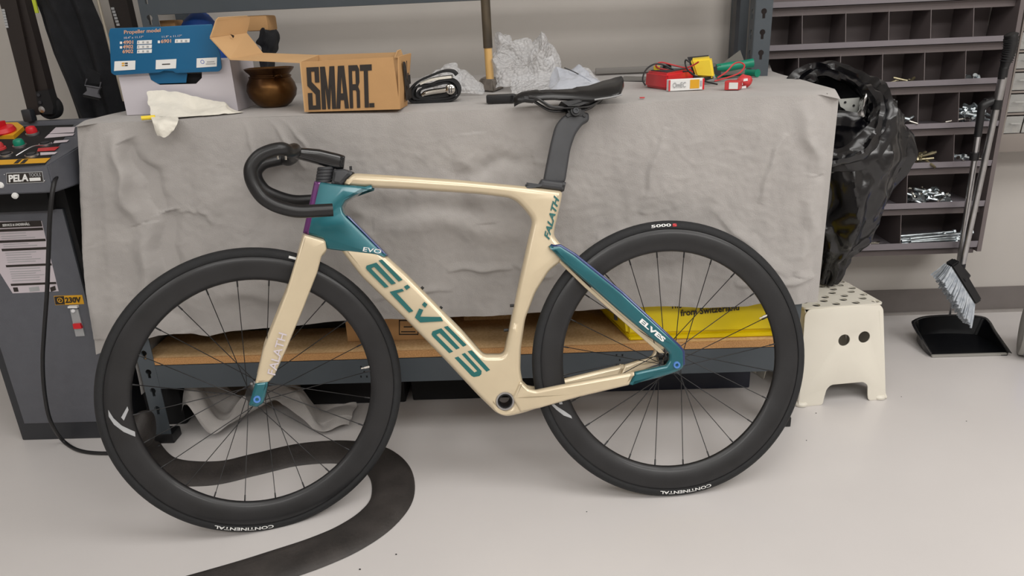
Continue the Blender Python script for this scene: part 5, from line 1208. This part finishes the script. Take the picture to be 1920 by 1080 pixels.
# flap of film on the right of the rim
bm = lat([[(1640, 175, 1.97), (1665, 180, 1.96), (1682, 190, 1.96)], [(1650, 200, 1.93), (1668, 205, 1.93), (1678, 215, 1.95)], [(1650, 240, 1.91), (1660, 250, 1.91), (1664, 262, 1.93)]], 6, 6, .008, 30); solidify(bm, .001)
obj('torn_flap', bm, M['bag'], bagt, 50)
pt = thing('metal_bracket', 'pale grey punched metal bracket sticking out of the black rubbish bag', 'bracket', PY(1590, 215, 1.99))
Q = [PY(x, y, 2.00) for x, y in ((1572, 186), (1612, 183), (1608, 210), (1597, 218), (1592, 216), (1584, 205), (1576, 200))]; bm = bmesh.new(); slab(bm, Q, (0, -1, 0), .003); bmesh.ops.triangulate(bm, faces=bm.faces); obj('plate', bm, mat('galv', (176, 178, 174), .45, metal=.3), pt, 30)
for x, y in ((1585, 192), (1601, 198)): c = PY(x, y, 1.9985); bm = bmesh.new(); cyl(bm, c, c+V((0, .001, 0)), .0032, 12); obj('hole', bm, M['matte'], pt)
blob('crumpled silver-grey piece standing in for reflections on the film in the rubbish bag mouth', 'film_glint', 'film_glint', 1621, 200, 1.975, 9, 24, 'film_glint', .012, .012, 7, sc=24)  # added blob: its bright metal imitates reflections off the bag film

# ================================================================ MACHINE (left)
mc = thing('machine', 'dark grey steel machine cabinet with control panel and stickers left of the bench', 'machine', (-1.5, 1.9, 0))
XRm, XLm, YM = -1.235, -1.60, 1.835
xlf = PZ(50, 828, 0).x
bm = bmesh.new(); box(bm, (-1.545, YM, 0), (XRm, 2.3, .70), .004); obj('cabinet', bm, M['bluedark'], mc)
dq = [PY(x, y, YM-.002) for x, y in ((54, 794), (-62, 385), (118, 390), (232, 786))]
dz0 = PY(120, 791, YM).z; dz1 = PY(100, 392, YM).z; dxl = PY(54, 794, YM).x; dxr = PY(118, 391, YM).x
bm = bmesh.new(); box(bm, (-1.52, YM-.004, dz0), (dxr, YM+.0, dz1), .001); door = obj('door', bm, M['machine'], mc)
YD = YM-.0042
ndy = V((0, -1, 0))
def dst(name, P, m, lift=.0004, par=None, Y=YD): return quad_on(name, [PY(x, y, Y) for x, y in P], M[m], par or door, n=ndy, lift=lift)
st = dst('sticker', [(24, 550), (110, 546), (78, 414), (-60, 416)], 'sticker')
X0 = lambda y: -5+(24+5)*(y-450)/100 if y > 450 else -5-(450-y)*.29
def band(y0, y1, m, lift, x0f=0, x1f=1, name='black_band'):
    def L(y): return (24-(550-y)*.262)+1.0
    def R(y): return (110-(548-y)*.245)-1.0
    P = [(L(y1)+(R(y1)-L(y1))*x0f, y1), (L(y1)+(R(y1)-L(y1))*x1f, y1-3.6*x1f), (L(y0)+(R(y0)-L(y0))*x1f, y0-3.6*x1f), (L(y0)+(R(y0)-L(y0))*x0f, y0)]
    dst(name, P, m, lift)
for y0, y1 in ((416, 427), (429, 434), (450, 454.5), (465.5, 470), (496, 500), (531, 535)): band(y0+1, y1+1, 'ink', .0010)
for y in (438, 443, 447, 458, 462, 474, 478, 483, 487, 491, 504, 509, 513, 517, 521, 526): band(y, y+1.0, 'silver', .0012, .06, .55+.3*((y*7) % 5)/5, 'print_line')
for a_, b_ in ((.03, .13), (.85, .96)): band(539, 547, 'ink', .0012, a_, b_, 'symbol')
band(539, 547, 'silver', .0010, .38, .6, 'symbol')
Pa = PY(6, 424.5, YD-.002); Pb = PY(57, 422, YD-.002); Pc = PY(5, 418.5, YD-.002); text_on('lettering', 'SERVICE & UNDERHÅLL', Pa, Pb, Pc, M['white'], door, .0016, bold=.02)
am = dst('voltage_sticker', [(104, 572), (158, 570), (154, 553), (101, 555)], 'amber')
dst('black_field', [(104.5, 571), (122, 570.5), (120, 555), (102, 556)], 'ink', .001)
c = PY(112.5, 563, YD-.0018); bm = bmesh.new(); torus(bm, c, (0, 1, 0), .0068, .0010, 24, 6); obj('ring_mark', bm, M['amber'], am)
dst('bolt_mark', [(111, 568), (114, 562), (112.5, 562), (114.5, 558), (110.5, 563.5), (112.5, 563.5)], 'amber', .0014, am)
text_on('lettering', '230V', PY(123, 568, YD-.001), PY(152.5, 567, YD-.001), PY(121.5, 557.5, YD-.001), M['ink'], am, .0008, bold=.03)
bm = bmesh.new(); Q = [PY(x, y, YD-.004) for x, y in ((142, 631), (159, 630), (146, 580), (131, 580))]; slab(bm, Q, ndy, .004); lch = obj('door_latch', bm, M['silver'], mc, 30)
bm = bmesh.new(); Q = [PY(x, y, YD-.010) for x, y in ((138, 617), (153, 616), (150, 607), (136, 608))]; slab(bm, Q, ndy, .008); obj('red_catch', bm, M['red'], lch, 30)
bm = bmesh.new(); Q = [PY(x, y, YD-.009) for x, y in ((127, 578), (145, 578), (144, 574), (126.5, 575))]; slab(bm, Q, ndy, .009); obj('top_tab', bm, M['white'], lch, 30)
bm = bmesh.new(); cyl(bm, PY(137, 583, YD-.008), PY(137, 583, YD-.004), .005, 14); obj('latch_screw', bm, M['steel'], lch)
# upper dark column and control box
bm = bmesh.new(); box(bm, (-1.545, YM-.02, .70), (XRm-.02, 2.3, .80)); box(bm, (XRm-.025, 1.84, .2), (XRm+.012, 2.3, .80)); obj('column', bm, M['matte'], mc)
YC = 1.72
A, B = PY(-60, 316, YC), PY(89, 310, YC); C_, D_ = PY(-40, 368, YC), PY(95, 360, YC)
zt0 = (A.z+B.z)/2; zb0 = (C_.z+D_.z)/2; xr = B.x
bt = PY(147, 232, 2.02); K = PY(143, 250, 1.98)
ztb = PY(120, 231, 2.05).z; YE = 2.05

bm = bmesh.new(); hexa(bm, [V((-1.56, YC, zb0)), V((xr, YC, zb0)), V((xr+.02, YE, zb0)), V((-1.56, YE, zb0)), V((-1.56, YC, zt0)), V((xr, YC, zt0)), V((xr+.02, YE, ztb)), V((-1.56, YE, ztb))])
bmesh.ops.bevel(bm, geom=bm.edges[:], offset=.003, segments=2, affect='EDGES'); cbx = obj('control_box', bm, M['machine'], mc, 30)
# points on the sloping top
O_ = V((xr, YC, zt0)); e_ = V((0, YE-YC, ztb-zt0)); nT = V((1, 0, 0)).cross(e_).normalized()
def PTp(x, y, l=.001): return PP(x, y, O_+nT*l, nT)
def tq(name, P, m, par=None, l=.0008): return quad_on(name, [PTp(x, y) for x, y in P], M[m], par or mc, n=nT, lift=l)
pnl = tq('panel_plate', [(-40, 316), (84, 309), (138, 234), (-30, 240)], 'matte')
tq('warning_strip', [(-20, 311), (85, 306), (95, 297), (-20, 302)], 'amber', pnl, .0016)
for i in range(2): tq('black_divider', [(26+i*12, 308), (34+i*12, 307.5), (42+i*12, 300), (34+i*12, 300.5)], 'ink', pnl, .0022)
for P in (((93, 251.5), (139, 249), (141, 239), (105, 240)), ((84, 260), (137, 255), (140, 251), (92, 252.5)), ((100, 269.5), (126, 267), (130, 263), (103, 265)), ((76, 292), (103, 290), (108, 286), (76, 287)), ((70, 285), (103, 283), (112, 276), (72, 279))):
    tq('sticker', P, 'sticker' if P[0][0] != 70 else 'redcable', pnl, .0018)
def btn(x, y, r, h, m, nm, l=.002, dome=True):
    c = PTp(x, y, l); bm = bmesh.new(); lathe(bm, [(r, 0), (r, h*.6), (r*.8, h*.9), (r*.4, h), (.0001, h)] if dome else [(r, 0), (r, h), (.0001, h)], c, nT, 24); return obj(nm, bm, M[m], pnl, 40)
def ringf(x, y, r, m='steel'):
    c = PTp(x, y, .002); bm = bmesh.new(); lathe(bm, [(r*1.18, 0), (r*1.15, .005), (r*.95, .006), (r*.9, 0)], c, nT, 24); obj('bezel', bm, M[m], pnl, 40)
btn(61, 250, .0135, .02, 'red', 'push_button'); ringf(62, 252, .015)
btn(37, 273, .013, .018, 'green', 'push_button'); ringf(38, 275, .0145)
btn(-1, 278, .012, .016, 'redcable', 'push_button'); ringf(-1, 280, .014, 'redcable')
for x, y in ((86, 272), (13, 292), (60, 293)):
    ringf(x, y, .0135); btn(x, y, .010, .008, 'bluedark', 'selector', dome=False)
c = PTp(10, 262, .002); bm = bmesh.new(); hx = [PTp(x, y, .0) for x, y in ((-20, 262), (28, 262), (47, 245), (36, 237), (-20, 238))]; slab(bm, [p+nT*.012 for p in hx], nT, .011); obj('isolator_base', bm, M['yellow'] if False else M['amber'], pnl, 30)
c = PTp(5, 248, .012); bm = bmesh.new(); lathe(bm, [(.032, 0), (.034, .004), (.030, .014), (.0001, .016)], c, nT, 24); iso = obj('isolator_knob', bm, M['red'], pnl, 40)
bm = bmesh.new(); box(bm, c+nT*.014+V((-.004, -.022, 0)), c+nT*.026+V((.004, .022, .004)), .002); obj('knob_grip', bm, M['red'], pnl, 40)
# name plate
def cq(name, P, m, par, lift): return quad_on(name, [PY(x, y, YC) for x, y in P], M[m], par, n=ndy, lift=lift)
npl = cq('name_plate', [(13, 345), (83, 342), (80, 321), (12, 324)], 'silver', cbx, .001)
cq('plate_field', [(14.5, 343.5), (81.5, 340.5), (78.8, 322.5), (13.5, 325.5)], 'ink', cbx, .0018)
text_on('lettering', 'PELA', PY(17, 341.5, YC-.002), PY(54, 339.5, YC-.002), PY(16.3, 328, YC-.002), M['white'], cbx, .0006, bold=.035)
text_on('lettering', 'TOOLS', PY(55, 331.5, YC-.002), PY(77, 330.5, YC-.002), PY(54, 325, YC-.002), M['silver'], cbx, .0006, bold=.01)
cq('white_tab', [(57, 339.3), (77.5, 338.2), (76.6, 332.3), (56, 333.3)], 'white', cbx, .0024)
for x, y, r in ((1.5, 347, .008), (84.5, 338.5, .0022), (9.5, 327, .0018)): c = PY(x, y, YC); bm = bmesh.new(); lathe(bm, [(r, 0), (r*.8, .003), (.0001, .004)], c, (0, -1, 0), 16); obj('rivet', bm, M['white'] if r > .005 else M['steel'], cbx)
bm = bmesh.new(); c = PY(29, 366, YC); lathe(bm, [(.0075, 0), (.007, .006), (.0001, .008)], c, (.2, -1, -.3), 16); obj('thumb_nut', bm, M['white'], cbx)
bm = bmesh.new(); tube(bm, smooth_path([PTp(30, 292, .012), PTp(60, 275, .02), PTp(80, 272, .014)], 4), .0016, 6); obj('guard_wire', bm, M['steel'], pnl)
# black cable
bm = bmesh.new(); tube(bm, smooth_path([PY(119, 308, 1.80), PY(110, 325, 1.77), PY(101, 345, 1.72), PY(94, 400, 1.70), PY(91, 470, 1.72), PY(88, 550, 1.74), PY(83, 620, 1.75), PY(80, 680, 1.755), PY(84, 740, 1.75), PY(95, 790, 1.745), PZ(118, 826, .012), PZ(150, 845, .006), PZ(200, 850, .006), PZ(260, 846, .006), PZ(300, 836, .006)], 7), .0052, 10)
o = obj('power_cable', bm, M['black']); prop(o, 'black power cable hanging from the control box down to the floor', 'cable')

# ================================================================ BEHIND THE MACHINE
zz = ztb+.008; bm = bmesh.new(); box(bm, (-1.56, 2.052, .80), (-1.13, 2.085, zz), .003); obj('rear_rail', bm, M['machine'], mc)
for x in (-1.5, -1.22):
    bm = bmesh.new(); box(bm, (x, 2.086, .80), (x+.04, 2.10, .86)); obj('rail_support', bm, M['bluedark'], mc)
fs = thing('folding_stand', 'black folding stand with two square tubes and a small caster wheel', 'stand', PZ(80, 231, zz+.002))
YT = 2.055
for P, w_ in ((((-2, 0), (30, 0), (76, 215), (54, 218)), 0), (((29, 0), (46, 0), (93, 178), (71, 184)), .01)):
    Q = [PY(x, y, YT+w_) for x, y in P]; d0 = (Q[0]-Q[3])*1.1; Q[0] += d0; Q[1] += (Q[1]-Q[2])*1.1
    bm = bmesh.new(); slab(bm, Q, ndy, .03); obj('tube_leg', bm, mat('dark_brown_black', (34, 27, 25), .45), fs, 30)
bm = bmesh.new(); Q = [PY(x, y, YT-.008) for x, y in ((67, 172), (90, 168), (100, 200), (98, 214), (80, 214), (70, 196))]; slab(bm, Q, ndy, .03); obj('wheel_bracket', bm, M['matte'], fs, 30)
for x, y in ((73, 178), (76, 192)): c = PY(x, y, YT-.009); bm = bmesh.new(); cyl(bm, c, c-V((0, .003, 0)), .0045, 10); obj('bracket_bolt', bm, M['bluedark'], fs)
c = PY(92, 214, YT+.01); r_w = .034; c.z = max(c.z, zz+r_w+.002); bm = bmesh.new(); lathe(bm, [(.012, -.004), (r_w-.004, -.002), (r_w, .004), (r_w, .02), (r_w-.004, .026), (.012, .028)], c, (0, 1, 0), 32, True); obj('caster', bm, M['matte'], fs)
c2 = c-V((.006, .012, .004)); bm = bmesh.new(); lathe(bm, [(.011, 0), (.009, -.006), (.0001, -.008)], c2, (0, 1, 0), 20); obj('axle_nut', bm, M['steel'], fs)
c = PY(55, 222, YT-.01); bm = bmesh.new(); box(bm, (c.x-.013, c.y-.01, zz+.001), (c.x+.013, c.y+.015, c.z+.025), .004); obj('foot', bm, M['bluedark'], fs)
for x0, y0, x1, y1 in ((3, 17, 11, 53),):
    for k in range(7):
        a_ = PY(x0+(x1-x0)*k/7, y0+(y1-y0)*k/7, YT-.0015); bm = bmesh.new(); box(bm, (a_.x, a_.y-.0006, a_.z-.006), (a_.x+.008, a_.y, a_.z), .0); obj('print_mark', bm, M['silver'], fs)
# black canvas bag hanging against the wall
def canv(u, v):
    yy = -60+v*292; xl_ = interp([(-60, 40), (0, 62), (30, 78), (60, 87), (100, 103), (150, 125), (200, 143), (232, 155)], yy) if False else None
    L = [(-60, 45), (0, 62), (12, 70), (30, 78), (60, 87), (100, 100), (150, 122), (200, 143), (232, 155)]; R = [(-60, 165), (0, 178), (60, 200), (100, 212), (150, 224), (200, 234), (232, 240)]
    def iv(T):
        for a, b in zip(T, T[1:]):
            if yy <= b[0]: return a[1]+(b[1]-a[1])*(yy-a[0])/(b[0]-a[0])
        return T[-1][1]
    x = iv(L)+(iv(R)-iv(L))*u; p = PY(x, yy, 2.40); fold = .022*math.sin(u*11+v*2.5)+.012*math.sin(u*23-v*3)
    p.y += -.05*math.sin(math.pi*u)+fold*.7+.012*nz(p, 7); p.z = max(p.z, .80); return p
bm = bmesh.new(); grid(bm, canv, 60, 60); solidify(bm, .003)
cv_ = thing('canvas_bag', 'black canvas bag hanging on the wall with a grey plastic buckle', 'bag', PY(150, 100, 2.4)); obj('fabric', bm, M['canvas'], cv_, 60)
YBk = 2.31
bm = bmesh.new(); slab(bm, [PY(x, y, YBk) for x, y in ((162, 124), (188, 140), (187, 158), (160, 154))], ndy, .004); obj('strap', bm, M['canvas'], cv_, 30)
bm = bmesh.new(); slab(bm, fillet and [PY(x, y, YBk-.004) for x, y in ((161, 160), (188, 164), (184, 170), (183, 176), (187, 184), (155, 177), (163, 170))], ndy, .008); bk_ = obj('buckle', bm, M['buckle'], cv_, 30)
bm = bmesh.new(); tube(bm, [PY(x, y, YBk-.006) for x, y in ((163, 148), (159, 160), (187, 165), (189, 154))], .002, 8); obj('buckle_frame', bm, M['buckle'], cv_, 30)
bm = bmesh.new(); slab(bm, [PY(x, y, YBk-.002) for x, y in ((155, 178), (187, 185), (186, 188), (156, 182))], ndy, .006); obj('buckle_tongue', bm, M['black'], cv_, 30)
# second black tube and thin pale rod, behind the blue lid
Q = [PY(x, y, 2.36) for x, y in ((203, 0), (237, 0), (262, 110), (232, 118))]; Q[0] += (Q[0]-Q[3])*.8; Q[1] += (Q[1]-Q[2])*.8; Q[2] += (Q[2]-Q[1])*.25; Q[3] += (Q[3]-Q[0])*.25
bm = bmesh.new(); slab(bm, Q, ndy, .035); t2 = thing('square_tube', 'black square steel tube leaning on the wall behind the blue lid', 'tube', Q[3]); obj('tube', bm, mat('dark_brown_black', (34, 27, 25), .45), t2, 30)
for k in range(6): a_ = PY(208+k*2, 14+k*6, 2.358); bm = bmesh.new(); box(bm, (a_.x, a_.y-.0008, a_.z-.007), (a_.x+.010, a_.y, a_.z)); obj('print_mark', bm, M['silver'], t2)
a_, b_ = PY(176, -30, 2.26), PY(212, 110, 2.26); bm = bmesh.new(); tube(bm, [a_+(a_-b_)*.5, a_, b_, b_+(b_-a_)*.6], .0045, 8); o = obj('rod', bm, mat('pale_rod', (168, 160, 146), .4, metal=.4)); prop(o, 'thin pale metal rod leaning beside the black canvas bag', 'rod')
bm = bmesh.new(); p = PY(62, 5, 2.33); box(bm, p-V((.012, .003, .03)), p+V((.01, .003, .04)), .002); o = obj('tag', bm, mat('lime', (200, 214, 60), .5)); prop(o, 'small lime-yellow tag at the top left edge of the canvas bag', 'tag')
